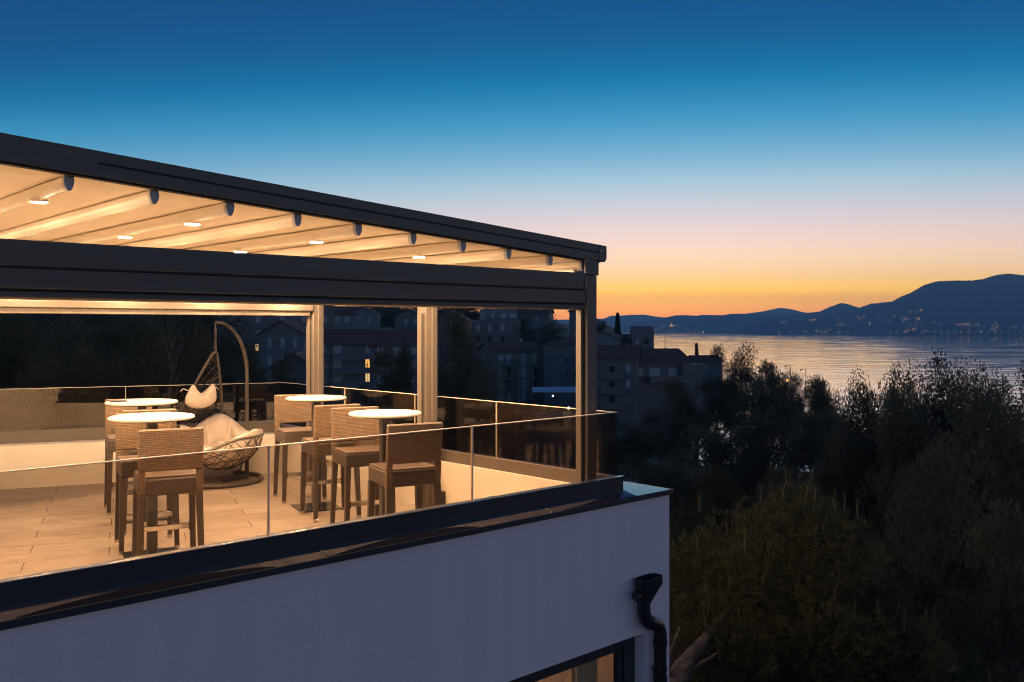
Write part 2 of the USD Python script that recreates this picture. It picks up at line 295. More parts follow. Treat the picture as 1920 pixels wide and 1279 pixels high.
# ------------------------------------------------------------------ far hills: ridge lines as directions and heights, each with its own distance, foot and back slope
M['hill'] = mat('wooded_hillside', {'geo': ('geometry', {}), 'n': ('noise_texture', {'scale': .02, 'detail': 8.0, 'roughness': .7}), 'm': ('mix', {'color1': (.035, .045, .035), 'color2': (.065, .07, .055)}), 'p': ('principled_bsdf', {'roughness': .95, 'specular_ior_level': .1})},
    [('geo.position', 'n.vector'), ('n.fac', 'm.fac'), ('m.color', 'p.base_color')])
class Hill:
    def __init__(s, pts, dist, foot, back, rough, seed):
        p = np.array(pts, float); s.u, s.vt = p[:, 0], p[:, 1]; s.dist, s.foot, s.back, s.rough, s.seed = dist, foot, back, rough, seed
    def D(s, u): return np.interp(u, *s.dist)
    def height(s, u, t):      # t = -1 at the foot by the water, 0 on the ridge, 1 at the back
        d = s.D(u); top = EYE[2]+(HOR-np.interp(u, s.u, s.vt))/FPX*d-SEA
        prof = np.where(t < 0, (1+t)**1.0*(1-.35*np.sin(PI*(1+t))), (1-t)**1.3)
        nz = meshkit.fbm(np.stack([u/46.0, t*4.0, 0*u+s.seed], -1), 4, s.seed)-.5
        fine = meshkit.noise(np.stack([u/2.2, t*60, 0*u], -1), s.seed+9)-.5
        return top*np.clip(prof*(1+s.rough*nz*np.minimum(1, 3*abs(t))), -.02, 2)+fine*top*.02*(abs(t) < .9)
    def pos(s, u, t):
        d0, df = s.D(u), np.interp(u, *s.foot); d = np.where(t < 0, d0+t*(d0-df), d0+t*s.back)
        q = EYE[:2]+d[..., None]*(F[:2]+((u-960)/FPX)[..., None]*R[:2])
        return np.concatenate([q, (SEA-1.0+s.height(u, t)*1.0)[..., None]], -1)
    def mesh(s, du=1.6):
        u = np.arange(s.u[0], s.u[-1]+.1, du); t = np.concatenate([np.linspace(-1, 0, 40), np.linspace(.08, 1, 10)])
        U, T = np.meshgrid(u, t, indexing='ij'); q = s.pos(U, T); return gridmesh(q[..., 0], q[..., 1], q[..., 2])
hills = [
    ('far_hill', 'pale distant hill range along the orange horizon', Hill([(560, 612), (800, 606), (960, 603), (1060, 599), (1131, 597.5), (1146, 592), (1183, 590.6), (1210, 590), (1225, 593), (1242, 595), (1300, 597), (1380, 589), (1402, 587.7), (1430, 584), (1463, 577), (1481, 579), (1504, 585), (1560, 592), (1700, 600), (1800, 606)], ([0, 3000], [9200, 9200]), ([0, 3000], [8200, 8200]), 2500, .25, 3)),
    ('middle_hill', 'low wooded hills on the far side of the bay', Hill([(1080, 625), (1160, 612), (1200, 604), (1246, 595.4), (1267, 591), (1287, 590.6), (1306, 592.3), (1315, 590.5), (1356, 590.8), (1371, 588), (1402, 588.5), (1442, 592), (1500, 588), (1537, 584), (1554, 576), (1577, 568), (1588, 569.5), (1611, 577), (1633, 569), (1672, 565.5), (1720, 575), (1900, 590)], ([0, 1250, 1500, 3000], [6900, 6900, 6400, 5600]), ([0, 1240, 1380, 1520, 1700, 1900, 3000], [5950, 5900, 5400, 4800, 4300, 3900, 3500]), 1800, .35, 5)),
    ('mountain', 'broad dark mountain rising over the lit shore town', Hill([(1360, 627), (1420, 606), (1500, 597), (1560, 592), (1611, 583), (1640, 576), (1672, 566), (1689, 556), (1709, 548), (1731, 535), (1754, 527.6), (1782, 526), (1824, 526), (1844, 522.5), (1875, 514), (1895, 512.7), (1920, 516), (2000, 522), (2150, 538), (2350, 560), (2700, 590)], ([0, 1400, 1700, 3000], [5400, 5300, 5000, 4600]), ([0, 1240, 1380, 1520, 1700, 1900, 3000], [5900, 5700, 5300, 4700, 4150, 3750, 3300]), 2500, .3, 8)),
]
for n, lab, h in hills: tag(part(n, h.mesh(), M['hill'], '/World', True), lab, 'hill', kind='structure')
def onhill(u, v):
    """first point of a hillside seen at (u, v)"""
    best = None
    for n, lab, h in hills:
        if not h.u[0] <= u <= h.u[-1]: continue
        t = np.linspace(-.99, -.02, 150); q = h.pos(np.full_like(t, u), t)-EYE; d = q[:, :2]@F[:2]; vv = HOR-FPX*q[:, 2]/d
        k = np.nonzero(vv <= v)[0]
        if len(k) and (best is None or d[k[0]] < best[0]): best = (d[k[0]], q[k[0]]+EYE)
    return None if best is None else best[1]

# ------------------------------------------------------------------ the terrace house
BX = np.array([.9404, -.3407, 0]); BY = np.array([.3407, .9404, 0])     # directions along and across the far railing (the rear of the plot runs skew)
BA = math.atan2(BX[1], BX[0])
FAR = np.array([0, 5.71, 0.0])                                          # far railing corner
def Bpt(t, o=0.0, z=0.0): return FAR-t*BX-o*BY+np.array([0, 0, z])      # t metres left of the far corner, o metres towards the terrace
house = thing('terrace_house', 'white stucco house with a roof terrace and a black downpipe at its corner', 'house')
def mbox(lo, hi): lo, hi = np.array(lo, float), np.array(hi, float); return mf.Manifold.cube(hi-lo).translate(lo)
WX0, WX1, WZ0, WZ1 = -3.4, .178, -2.95, -.70                             # window opening of the storey below
front = mbox((-14, -.17, -9), (.50, .10, .41))-mbox((WX0, -.4, WZ0), (WX1, .3, WZ1))
part('facade_wall', MB().add(front), M['stucco'], house)
part('side_wall', MB().box((.20, .103, -9), (.50, 6.3, .41)), M['stucco'], house)
part('terrace_slab', MB().prism([(-14, .103), (.197, .103), (.197, 6.0)]+[tuple(Bpt(t, -.25)[:2]) for t in (.3, 14)], -.30, -.035), M['stucco'], house)
# parapets inside the glass
part('parapet', MB().box((-.10, .103, -.034), (-.05, 5.72, .49)).box((-.047, .103, -.034), (.197, 5.72, .40)), M['parapet'], house)
q = MB(); L = 9.5
q.box((-L, -.25, -.034), (0.02, .05, .49)); q.move(rotz(BA), FAR-np.array([0, 0, 0])); part('parapet', q, M['parapet'], house)
part('parapet', MB().box((-14, .103, -.034), (-.103, .13, .40)), M['parapet'], house)
# coping sheet: front strip and wider strip on the right, with a folded lip
part('coping', MB().add(mf.Manifold.hull_points(np.array([(x, y, z) for x in (-14, .046) for y, z in ((-.192, .412), (-.192, .452), (-.047, .412), (-.047, .482))]))), M['coping'], house)
part('coping_lip', MB().box((-14, -.200, .412), (.5205, -.193, .453), .002), M['alum_dark'], house)
part('coping', MB().box((.047, -.192, .412), (.52, 6.4, .449), .004), M['coping'], house, label='wide wet coping beyond the right railing')
part('coping_lip', MB().box((.521, -.2, .412), (.529, 6.4, .453), .002), M['alum_dark'], house)
for xj in (-2.86, -.93):
    part('coping_joint', MB().box((xj-.012, -.190, .45), (xj+.012, -.049, .458), .002).move(np.array([[1, 0, 0], [0, 1, 0], [0, .207, 1]]), (0, 0, .0385)), M['coping'], house)
# dark upstand that holds the glass
part('upstand', MB().box((-14, -.045, .40), (.045, .045, .594), .003), M['alum_dark'], house)
part('upstand', MB().box((-.045, .046, .40), (.045, 5.70, .598), .003), M['alum'], house)
q = MB().box((-L, -.045, .49), (.02, .045, .635), .003).move(rotz(BA), FAR); part('upstand', q, M['alum'], house)
# bright steel strip standing for the lit upper edge of the front upstand
part('upstand_trim', MB().box((-14, -.050, .5945), (.048, -.012, .601), .001), M['chrome'], house)
# storey below: big window and lit room
wf = MB(); y0, y1 = -.06, .02
wf.box((WX0, y0, WZ1-.10), (WX1-.002, y1, WZ1-.002), .004); wf.box((WX1-.135, y0, WZ0+.1), (WX1-.002, y1, WZ1-.102), .004); wf.box((WX0+.002, y0, WZ0+.1), (WX0+.13, y1, WZ1-.102), .004); wf.box((WX0+.002, y0, WZ0+.002), (WX1-.002, y1, WZ0+.098), .004)
win = part('window', wf, M['alum_dark'], house)
part('sash', MB().box((WX1-.20, y0+.02, WZ0+.1), (WX1-.137, y1-.01, WZ1-.104), .004).box((WX0+.13, y0+.02, WZ1-.145), (WX1-.202, y1-.01, WZ1-.104), .004), M['alum_dark'], win)
part('pane', MB().box((WX0+.13, -.025, WZ0+.1), (WX1-.202, -.015, WZ1-.147)), M['pane'], win)
cur = MB(); t = np.linspace(0, 1, 60); cx = -.36+t*.30; cy = .16+.03*np.sin(t*46)
cv = np.concatenate([np.stack([cx, cy, 0*t+WZ0], 1), np.stack([cx, cy, 0*t+WZ1+.05], 1)])
part('curtain', (np.vstack([cv, cv+[0, .012, 0]]), np.vstack([np.stack([np.arange(59), np.arange(1, 60), np.arange(61, 120), np.arange(60, 119)], 1), np.stack([np.arange(120, 179), np.arange(180, 239), np.arange(181, 240), np.arange(121, 180)], 1)])), M['curtain'], house)
part('room_wall', MB().box((-6, 4.0, -3.3), (.197, 4.1, -.303)).box((-6.1, .103, -3.3), (-6, 4.1, -.303)).box((-6.1, .103, -3.4), (.197, 4.1, -3.301)), M['interior'], house)
part('ceiling_lamp', MB().cyl((-2.0, 1.4), .18, -.36, -.305), M['roomlamp'], house)
# upper storey wall of the house on the left of the terrace (outside the frame; seen mirrored in the far glass)
UA = math.atan2(BY[1], BY[0])-PI/2
upper = mbox((-.35, -.16, .453), (0, .20, 3.0))+mbox((-.35, .135, -.03), (0, 9.4, 3.0))-mbox((-.5, 3.6, 0), (.2, 5.6, 2.25))
q = MB().add(upper).move(None, (-5.2, 0, 0)); part('upper_wall', q, M['parapet'], house)
q = MB().box((-.28, 3.6, 0), (-.2, 5.6, 2.25), .004).move(None, (-5.2, 0, 0)); part('terrace_door', q, M['black'], house)
for yy, zz in ((.55, .30), (1.25, .62), (.95, .22)):
    part('wall_socket', MB().box((.001, yy, zz), (.03, yy+.09, zz+.09), .005).move(None, (-5.2, 0, 0)), M['socket'], house)

# rain puddles on the coping, each a thin film with a curved inner edge
def puddle(x0, x1, wmax, lab, skew=.5):
    t = np.linspace(0, 1, 40); prof = np.sin(PI*t**(math.log(.5)/math.log(skew)))**.75
    inner = [(x0+(x1-x0)*a, -.186+wmax*b) for a, b in zip(t, prof)]
    q = MB().prism([(x0, -.1885), (x1, -.1885)]+inner[::-1], .4535, .4560).move(np.array([[1, 0, 0], [0, 1, 0], [0, .207, 1]]), (0, 0, .0392))
    tag(part('puddle', q, M['water'], '/World'), lab, 'puddle', 'rain puddles on the coping')
pa = [onZ(u, v, .45)[0] for u, v in ((25, 1158), (520, 1066), (620, 1045), (897, 989), (1040, 955), (1172, 934))]
puddle(pa[0], pa[1], .085, 'long dark puddle on the coping at the lower left', .55)
puddle(pa[2], pa[3], .085, 'dark lens-shaped puddle on the coping below the middle glass panel', .6)
puddle(pa[4], .045, .09, 'puddle on the coping ending at the right end of the upstand', .75)
q = MB().prism([(.055, -.185), (.50, -.187), (.515, -.10), (.49, 1.2), (.47, 3.8), (.43, 5.9), (.30, 6.0), (.34, 3.0), (.30, 1.0), (.20, .25), (.075, .02)], .4515, .4535)
tag(part('puddle', q, M['water'], '/World'), 'pale puddle mirroring the sky on the house corner', 'puddle', 'rain puddles on the coping')

# terrace floor of wood-look planks laid along the far railing
floor = thing('terrace_floor', 'terrace floor of pale wood-look planks', 'floor', kind='structure')
part('grout_bed', MB().prism([(-14, .131), (-.101, .131), tuple(Bpt(.108, .052)[:2]), tuple(Bpt(10, .052)[:2])], -.034, -.0045), plain('dark_grout', (.05, .036, .026), .9), floor)
area = Polygon([(-5.198, .134), (-.104, .134), tuple(Bpt(.112, .056)[:2]), tuple(Bpt((5.198-.02)/BX[0], .056)[:2])])
from shapely import affinity
from shapely.geometry import box as sbox
PW, PLn, GAP = .30, 1.2, .0018
k = 0
for r_ in range(-32, 2):
    off = (.45 if r_ % 2 else -.15)+.006*rng.standard_normal()
    for c_ in range(-10, 8):
        b = sbox(c_*PLn+off+.0035, r_*PW+GAP, (c_+1)*PLn+off-.0035, (r_+1)*PW-GAP)
        w = affinity.translate(affinity.rotate(b, BA, origin=(0, 0), use_radians=True), FAR[0], FAR[1]-.06)
        w = w.intersection(area)
        if w.is_empty or w.area < 2e-3 or w.geom_type != 'Polygon': continue
        m_ = trimesh.creation.extrude_polygon(w, .004+.0006*rng.random(), engine='earcut'); m_.apply_translation([0, 0, -.004])
        loc = (m_.vertices-FAR)@rotz(BA); uv = loc[:, :2]+rng.random(2)*7
        part('plank', (m_.vertices, m_.faces), PL[rng.integers(4)], floor, uv=uv); k += 1

# ------------------------------------------------------------------ glass railings
def railing(label, panels, to_world, z0, z1, ew=.0055):
    t = thing('glass_railing', label, 'railing')
    for a, b in panels:
        q = MB().box((a+.006, -.008, z0), (b-.006, .008, z1-.004)).move(*to_world); part('glass_panel', q, M['glass'], t)
    for a, b in panels[1:]:
        part('panel_edge', MB().box((a-ew, -.0085, z0), (a+ew, .0085, z1-.004), .0015).move(*to_world), M['edge'], t)
    part('top_edge', MB().box((panels[0][0], -.0095, z1-.0035), (panels[-1][1], .0095, z1+.0025), .002).move(*to_world), M['edge'], t)
    return t
I3 = np.eye(3)
railing('smoked glass railing along the front of the terrace', [(-5.19, -4.757), (-4.757, -3.163), (-3.163, -1.569), (-1.569, .012)], (I3, (0, 0, 0)), .595, 1.13)
railing('smoked glass railing on the right side facing the town', [(.0, 1.47), (1.47, 2.75), (2.75, 4.1), (4.1, 5.70)], (rotz(PI/2), (0, .012, 0)), .599, 1.13, .003)
railing('smoked glass railing across the rear behind the hanging chair', [(-5.42, -3.6), (-3.6, -1.8), (-1.8, -.012)], (rotz(BA), FAR), .636, 1.12, .003)

# ------------------------------------------------------------------ pergola with retractable cream roof
perg = thing('pergola', 'grey aluminium pergola with a retractable cream canvas roof and downlights', 'pergola')
YF, YB = .17, 4.47                                                       # front and rear guide planes
XR = -.17
def gz_(x): return 2.535-.0640*(x+.238)                                  # top of the sloped guide
for y, sgn in ((YF, -1), (2.32, 1), (YB, 1)):
    z1 = 2.266 if y == YF else 2.268
    p_ = MB().box((XR-.06, y-.06, .0), (XR+.06, y+.06, z1), .005)
    if y != YF: p_ = MB().box((XR-.075, y-.06, .0), (XR+.06, y+.085, z1), .005)
    post = part('post', p_, M['alum'], perg)
    xg = XR-.0765 if y != YF else XR-.0615
    part('screen_guide', MB().box((xg-.042, y-.030, .0), (xg, y+.030, 1.978), .003), M['alum'], post)
    part('guide_slot', MB().box((xg-.020, y-.0315, .05), (xg-.012, y-.0302, 1.97)), M['groove'], post)
    if y != YF: part('screen_guide', MB().box((XR-.02, y-.092, .0), (XR+.045, y-.0605, 2.24), .003), M['alum'], post)
XL = -5.19
# front beam: gutter profile, screen box and bottom bar
part('front_beam', MB().box((XL, YF-.062, 2.148), (XR-.061, YF+.05, 2.283), .006), M['alum'], perg)
part('beam_trim', MB().box((XL, YF-.058, 2.140), (XR-.061, YF+.03, 2.1475)), M['groove'], perg)
part('screen_box', MB().box((XL, YF-.060, 2.034), (XR-.061, YF+.05, 2.139), .005), M['alum'], perg)
part('beam_trim', MB().box((XL, YF-.056, 2.028), (XR-.061, YF+.03, 2.0335)), M['groove'], perg)
part('screen_bottom_bar', MB().tube(np.array([[XL, YF-.03, 2.003], [XR-.08, YF-.03, 2.003]]), .0245, 16).box((XL, YF-.03, 1.98), (XR-.08, YF+.03, 2.027), .006), M['alum'], perg, smooth=40)
part('beam_bracket', MB().box((XR-.098, YF-.066, 2.145), (XR-.062, YF-.0635, 2.262), .001).box((XR-.075, YF-.067, 1.985), (XR-.062, YF-.0615, 2.143), .001), M['alum'], perg)
for zz in (2.165, 2.205, 2.245):
    part('screw', MB().tube([[XR-.080, YF-.0655, zz], [XR-.080, YF-.0695, zz]], .005, 8), M['chrome'], perg)
# rear beam with a screen cassette
part('rear_beam', MB().box((XL, YB-.05, 2.06), (XR-.076, YB+.06, 2.20), .006), M['alum'], perg)
part('screen_box', MB().box((XL, YB-.075, 2.021), (XR-.076, YB+.04, 2.095), .008), M['alum'], perg)
part('screen_bottom_bar', MB().box((XL, YB-.055, 1.966), (XR-.107, YB+.02, 2.0195), .005), M['alum'], perg)
# gutter along the right side
part('gutter', MB().box((XR-.092, YF+.065, 2.2695), (XR-.078, YB, 2.318), .003).box((XR-.06, YF-.03, 2.269), (XR+.08, YB+.06, 2.284), .003).box((XR+.07, YF-.03, 2.2845), (XR+.08, YB+.06, 2.40), .003), M['carrier'], perg)
part('gutter_end', MB().box((XR-.075, YF-.062, 2.2675), (XR+.085, YF-.032, 2.402), .006).box((XR-.075, YF-.0635, 2.333), (XR+.082, YF-.0622, 2.3335)), M['alum'], perg)
# sloped guides, front and rear
for y, nm in ((YF, 'front'), (YB, 'rear')):
    xs_ = np.array([XL, .005]); z_ = gz_(xs_)
    def strip(y0, y1, o0, o1, xa=XL, xb=-.04):
        v = [(x, yy, gz_(x)+o) for x in (xa, xb) for yy in (y0, y1) for o in (o0, o1)]
        h = mf.Manifold.hull_points(np.array(v)).to_mesh(); return h.vert_properties[:, :3], h.tri_verts
    s = -1 if nm == 'front' else 1
    ya, yb = (y-.062, y+.012) if nm == 'front' else (y-.012, y+.062)
    yo = ya if nm == 'front' else yb
    gd = part('roof_guide', MB().add(*strip(ya, yb, -.138, 0)), M['alum'], perg)
    part('guide_groove', MB().add(*strip(yo-.0015 if s < 0 else yo+.0003, yo-.0003 if s < 0 else yo+.0015, -.072, -.060, -4.1, -.07)), M['groove'], gd)
    part('guide_lip', MB().add(*strip(y-.045 if s < 0 else y+.0, y+.0 if s < 0 else y+.045, -.150, -.1385, XL, -.06)), M['groove'], gd)
    # rounded cap at the low end
    ang = np.linspace(-PI/2, 0, 7)
    prof = [(-.085, 0), (.0, -.002), (.004, -.006)]+[(-.032+.036*math.cos(a), -.092+.046*math.sin(a)) for a in ang[::-1]]+[(-.085, -.138)]
    pts = []
    cap = mf.CrossSection([np.array(prof)[::-1]]).extrude(.078).to_mesh()
    cv_ = cap.vert_properties[:, :3]; cv_ = np.stack([cv_[:, 0], cv_[:, 2], cv_[:, 1]], 1); y_off = (ya-.004 if s < 0 else ya)
    cv_ = cv_+[0, y_off, 0]; cv_[:, 2] += gz_(cv_[:, 0]); cf_ = cap.tri_verts[:, ::-1]
    e_ = part('guide_end', (cv_, cf_), M['alum'], gd, smooth=30)
    part('guide_screw', MB().tube([[-.062, yo+s*.0035, gz_(-.062)-.052], [-.062, yo+s*.008, gz_(-.062)-.052]], .006, 8), M['chrome'], gd)
# carriers across the roof with end caps; every second one holds downlights
CX = [-.211]+[-.6-.4535*k for k in range(0, 10)]
ang = np.linspace(0, 2*PI, 29)[:-1]
def cprof(sx=1.0):
    # rounded drop section, wide at the top and narrowing to a blunt foot
    zt = np.linspace(0, 1, 15); w = .0265*np.sin(PI*(.30+.62*zt))**.8
    left = [(-a*sx, -.004-.076*b) for a, b in zip(w, zt)]
    return np.array([(a, b) for a, b in left]+[(-a, b) for a, b in left[::-1]])
def sweepY(prof, x, z, ya, yb):
    n = len(prof); v = np.vstack([np.column_stack([prof[:, 0]+x, np.full(n, yy), prof[:, 1]+z]) for yy in (ya, yb)])
    f = [[j, (j+1) % n, n+(j+1) % n, n+j] for j in range(n)]
    q = MB().add(v, np.array(f)); c1 = trimesh.creation.triangulate_polygon(Polygon(prof), engine='earcut')
    for yy, fl in ((ya, 1), (yb, -1)): q.add(np.column_stack([c1[0][:, 0]+x, np.full(len(c1[0]), yy), c1[0][:, 1]+z]), c1[1][:, ::fl])
    return q
LY = [.705, 1.866, 3.03, 4.19]
for i, cx_ in enumerate(CX):
    zc = gz_(cx_)-.146
    ca = part('carrier', sweepY(cprof(.95), cx_, zc, YF+.035, YB-.035), M['carrier'], perg, smooth=40)
    part('carrier_cap', sweepY(cprof()*[.98, 1.02], cx_, zc, YF+.0, YF+.034), M['cap_grey'], ca, smooth=40)
    part('carrier_cap', sweepY(cprof()*[.98, 1.02], cx_, zc, YB-.034, YB), M['cap_grey'], ca, smooth=40)
    if i % 2 == 1:
        for ly in LY:
            zl = zc-.081
            a_ = np.linspace(0, 2*PI, 13)[:-1]; dome = (np.vstack([np.stack([cx_+.045*np.cos(a_), ly+.045*np.sin(a_), 0*a_+zl-.0092], 1), np.stack([cx_+.032*np.cos(a_), ly+.032*np.sin(a_), 0*a_+zl-.0122], 1), [[cx_, ly, zl-.0132]]]),
                    np.array([t_ for q_ in range(12) for t_ in ([q_, 12+q_, 12+(q_+1) % 12], [q_, 12+(q_+1) % 12, (q_+1) % 12], [12+q_, 24, 12+(q_+1) % 12])]))
            part('downlight_lens', dome, M['led'], ca)
            part('downlight_ring', MB().cyl((cx_, ly), .049, zl-.009, zl+.006, 20), M['carrier'], ca)
# canvas bays between the carriers, hanging in a slight fold
for a, b in zip(CX[:-1], CX[1:]):
    s_ = np.linspace(0, 1, 17); yy = np.linspace(YF+.012, YB-.012, 61)
    S, Yg = np.meshgrid(s_, yy, indexing='ij'); X = a+(b-a)*S
    edge = smoothstep(0, .30, Yg-YF-.012)*smoothstep(0, .30, YB-.012-Yg)
    sag = -.014*np.sin(PI*S)**1.5*(1+.25*np.sin(Yg*2.1+a*5))*edge
    rip = .0016*np.sin(S*2*PI*14)*np.clip(1-np.abs(Yg-YF)/.35, 0, 1)
    Z = gz_(X)-.146+.004*edge+sag+rip+.0018*np.sin(Yg*7+a*11)*np.sin(PI*S)*edge
    v1, f1 = gridmesh(X, Yg, Z); part('canvas_bay', (np.vstack([v1, v1+[0, 0, .004]]), np.vstack([f1, f1[:, ::-1]+len(v1)])), M['fabric'], perg, smooth=True)

# ------------------------------------------------------------------ bar stools
def make_stool(label, loc, rz):
    t = thing('bar_stool', label, 'bar stool', loc, rz, 'wicker bar stools')
    def wick(name, q, m='wicker', par=t): g_, uv = boxuv(q); return part(name, g_, M[m], par, uv=uv)
    w = .225
    # back: posts and panel leaning back a little
    def lean(q): q.move(np.array([[1, 0, 0], [0, 1, -.09], [0, 0, 1]]), (0, .062, 0)); return q
    wick('backrest', lean(MB().box((-w, -.232, .795), (w, -.190, 1.10), .009).box((-w, -.230, .60), (-w+.05, -.192, .794), .006).box((w-.05, -.230, .60), (w, -.192, .794), .006)))
    sb = MB().box((-w+.004, -.225, .615), (w-.004, .215, .735), .010)
    wick('apron', sb, 'wicker_leg'); wick('seat', MB().box((-w+.010, -.180, .7355), (w-.010, .209, .748), .006), 'wicker_seat')
    for sx in (-1, 1):
        for fy, y_, dy in ((1, .192, .012), (-1, -.205, -.045)):
            x_ = sx*(w-.026); a = np.array([x_, y_, .614]); b = np.array([x_+sx*.014, y_+dy, .030]); hw = (.0235, .0185)
            v = np.array([[p[0]+i*h, p[1]+j*h, p[2]] for p, h in ((a, hw[0]), (b, hw[1])) for i in (-1, 1) for j in (-1, 1)])
            h_ = mf.Manifold.hull_points(v).to_mesh()
            lg = wick('leg', (h_.vert_properties[:, :3], h_.tri_verts), 'wicker_leg')
            part('foot_cap', MB().box((b[0]-.0195, b[1]-.0195, 0), (b[0]+.0195, b[1]+.0195, .0295), .002), M['chrome'], lg)
    fr_ = part('footrest', MB().box((-w+.042, .190, .275), (w-.042, .216, .315), .004), M['chrome'], t)
    for sx in (-1, 1): part('bracket', MB().box((sx*(w-.0415)-.004, .184, .262), (sx*(w-.0415)+.004, .2235, .325), .001), M['black'], fr_)
    return t
FACE = math.radians(74)                       # heading of the stools that turn their backs to the front railing
def stool_at(u, d, away):
    p = P(u, d, 0.0); hd = FACE if away else FACE+PI
    p = p+.205*np.array([math.cos(hd), math.sin(hd), 0]); return (p[0], p[1], 0.0), hd-PI/2
spots = [(320, 6.68, 1, 0, 'nearest wicker bar stool at the front left table, back turned to the railing'), (271, 7.86, 0, .01, 'wicker bar stool facing the railing behind the front left table'),
         (281, 8.22, 1, -.02, 'wicker bar stool squeezed between the two left tables, back to the railing'), (242, 9.38, 0, 0, 'rear wicker bar stool behind the left table that carries a menu'),
         (774, 7.05, 1, .01, 'dark wicker bar stool nearest the railing on the right, before the front right table'), (668, 8.40, 0, .0, 'wicker bar stool facing the railing between the two right tables'),
         (629, 8.74, 1, .03, 'wicker bar stool with its back to the railing at the rear right table'), (554, 9.98, 0, -.02, 'rearmost right wicker bar stool, beside the hanging chair')]
st0 = None
for u, d, aw, j, lab in spots:
    loc, rz = stool_at(u, d, aw)
    if st0 is None: st0 = make_stool(lab, loc, rz+j)
    else: copy(st0, loc, rz+j, lab)

# ------------------------------------------------------------------ bar tables
def make_table(label, loc, r):
    t = thing('bar_table', label, 'table', loc, FACE-PI/2, 'round bar tables')
    a = np.linspace(0, 2*PI, 73)[:-1]; pr = [(0, 1.104), (r-.006, 1.104), (r, 1.110), (r, 1.119), (r-.007, 1.126), (0, 1.126)]
    m_ = trimesh.creation.revolve(np.array(pr), sections=72); part('table_top', m_, M['tabletop'], t, smooth=30)
    part('under_plate', MB().cyl((0, 0), r*.62, 1.086, 1.1035, 40), M['tabledark'], t)
    part('column', MB().box((-.04, -.04, .0125), (.04, .04, 1.0855), .006), M['tabledark'], t)
    part('base_plate', MB().box((-.21, -.21, 0), (.21, .21, .012), .003), M['baseplate'], t)
    return t
for u, v, d, r, lab in ((285, 780, 7.33, .326, 'round cream bar table nearest the front left'), (266, 751.5, 8.80, .327, 'round bar table at the rear left with a dark menu on it'),
                        (722, 773, 7.65, .302, 'round cream bar table on the right nearer the railing'), (593, 744.5, 9.31, .304, 'round cream bar table at the rear right by the hanging chair')):
    p = P(u, d, 0); make_table(lab, (p[0], p[1], 0), r)
p = P(222, 8.72, 1.127)
mn = thing('menu_card', 'small dark menu lying on the rear left table', 'menu', p, BA+.15)
part('cover', MB().box((-.075, -.045, 0), (.075, .045, .010), .003), M['phone'], mn)
part('page', MB().box((-.070, -.041, .0105), (.070, .041, .0125), .001), M['tabledark'], mn)

# ------------------------------------------------------------------ hanging chair
hc_loc = P(412, 10.72, 0)
hd = R*.80-F*.60; ha = math.atan2(hd[1], hd[0])                         # the chair looks to the right and a little to the camera
hc = thing('hanging_chair', 'brown hanging egg chair with beige cushions on a curved stand', 'hanging chair', hc_loc, ha)
Ri = rotz(-ha)
def loc_(p): return Ri@(np.asarray(p)-hc_loc)
a = np.linspace(0, 2*PI, 49)[:-1]
rc = loc_(P(408, 10.86, 0))
ring = np.stack([rc[0]+.50*np.cos(a), rc[1]+.50*np.sin(a), 0*a+.03], 1)
bs = part('base_ring', MB().tube(ring, .028, 10, closed=True), M['frame_brown'], hc, smooth=True)
pb = loc_(P(463, 11.13, 0)); tip = loc_(P(404, 10.74, 1.885))
dirp = (tip-pb); dirp[2] = 0; Ld = np.linalg.norm(dirp); dirp /= Ld
th = np.linspace(0, PI/2*1.06, 22)
arc = [pb+[0, 0, z] for z in np.linspace(.03, 1.25, 8)]+[pb+dirp*(Ld*(1-math.cos(t))/(1-math.cos(th[-1])))+[0, 0, 1.25+.64*math.sin(t)] for t in th[1:]]
part('curved_pole', MB().tube(arc, np.interp(np.arange(len(arc)), [0, len(arc)-1], [.025, .021]), 12), M['frame_brown'], hc, smooth=True)
part('base_bar', MB().tube([pb+[0, 0, .03], rc+[.1, 0, .03]], .024, 8), M['frame_brown'], hc, smooth=True)
br = pb+(rc-pb)*.30
part('pole_strut', MB().tube([pb+[0, 0, .38], br+[0, 0, .04]], .010, 6), M['frame_brown'], hc)
tip2 = arc[-1]
part('hook', MB().tube([tip2+[0, 0, 0], tip2+[0, 0, -.05], tip2+[.0, 0, -.07]], .008, 6).tube(np.array([tip2+[0, 0, -.06-.001*k] for k in range(60)]), .016, 8), M['frame_brown'], hc)
cz0, cz1 = tip2[2]-.12, 1.555
nl = 8
for k in range(nl):
    zc = cz0+(cz1-cz0)*(k+.5)/nl; hl = abs(cz0-cz1)/nl*.68; aa = np.linspace(0, 2*PI, 17)[:-1]
    e1 = np.array([1, 0, 0]) if k % 2 else np.array([0, 1, 0])
    part('chain_link', MB().tube(np.array([tip2*[1, 1, 0]+[0, 0, zc]+e1*.013*math.cos(t)+np.array([0, 0, hl])*math.sin(t) for t in aa]), .0045, 6, closed=True), M['frame_brown'], hc, smooth=True)
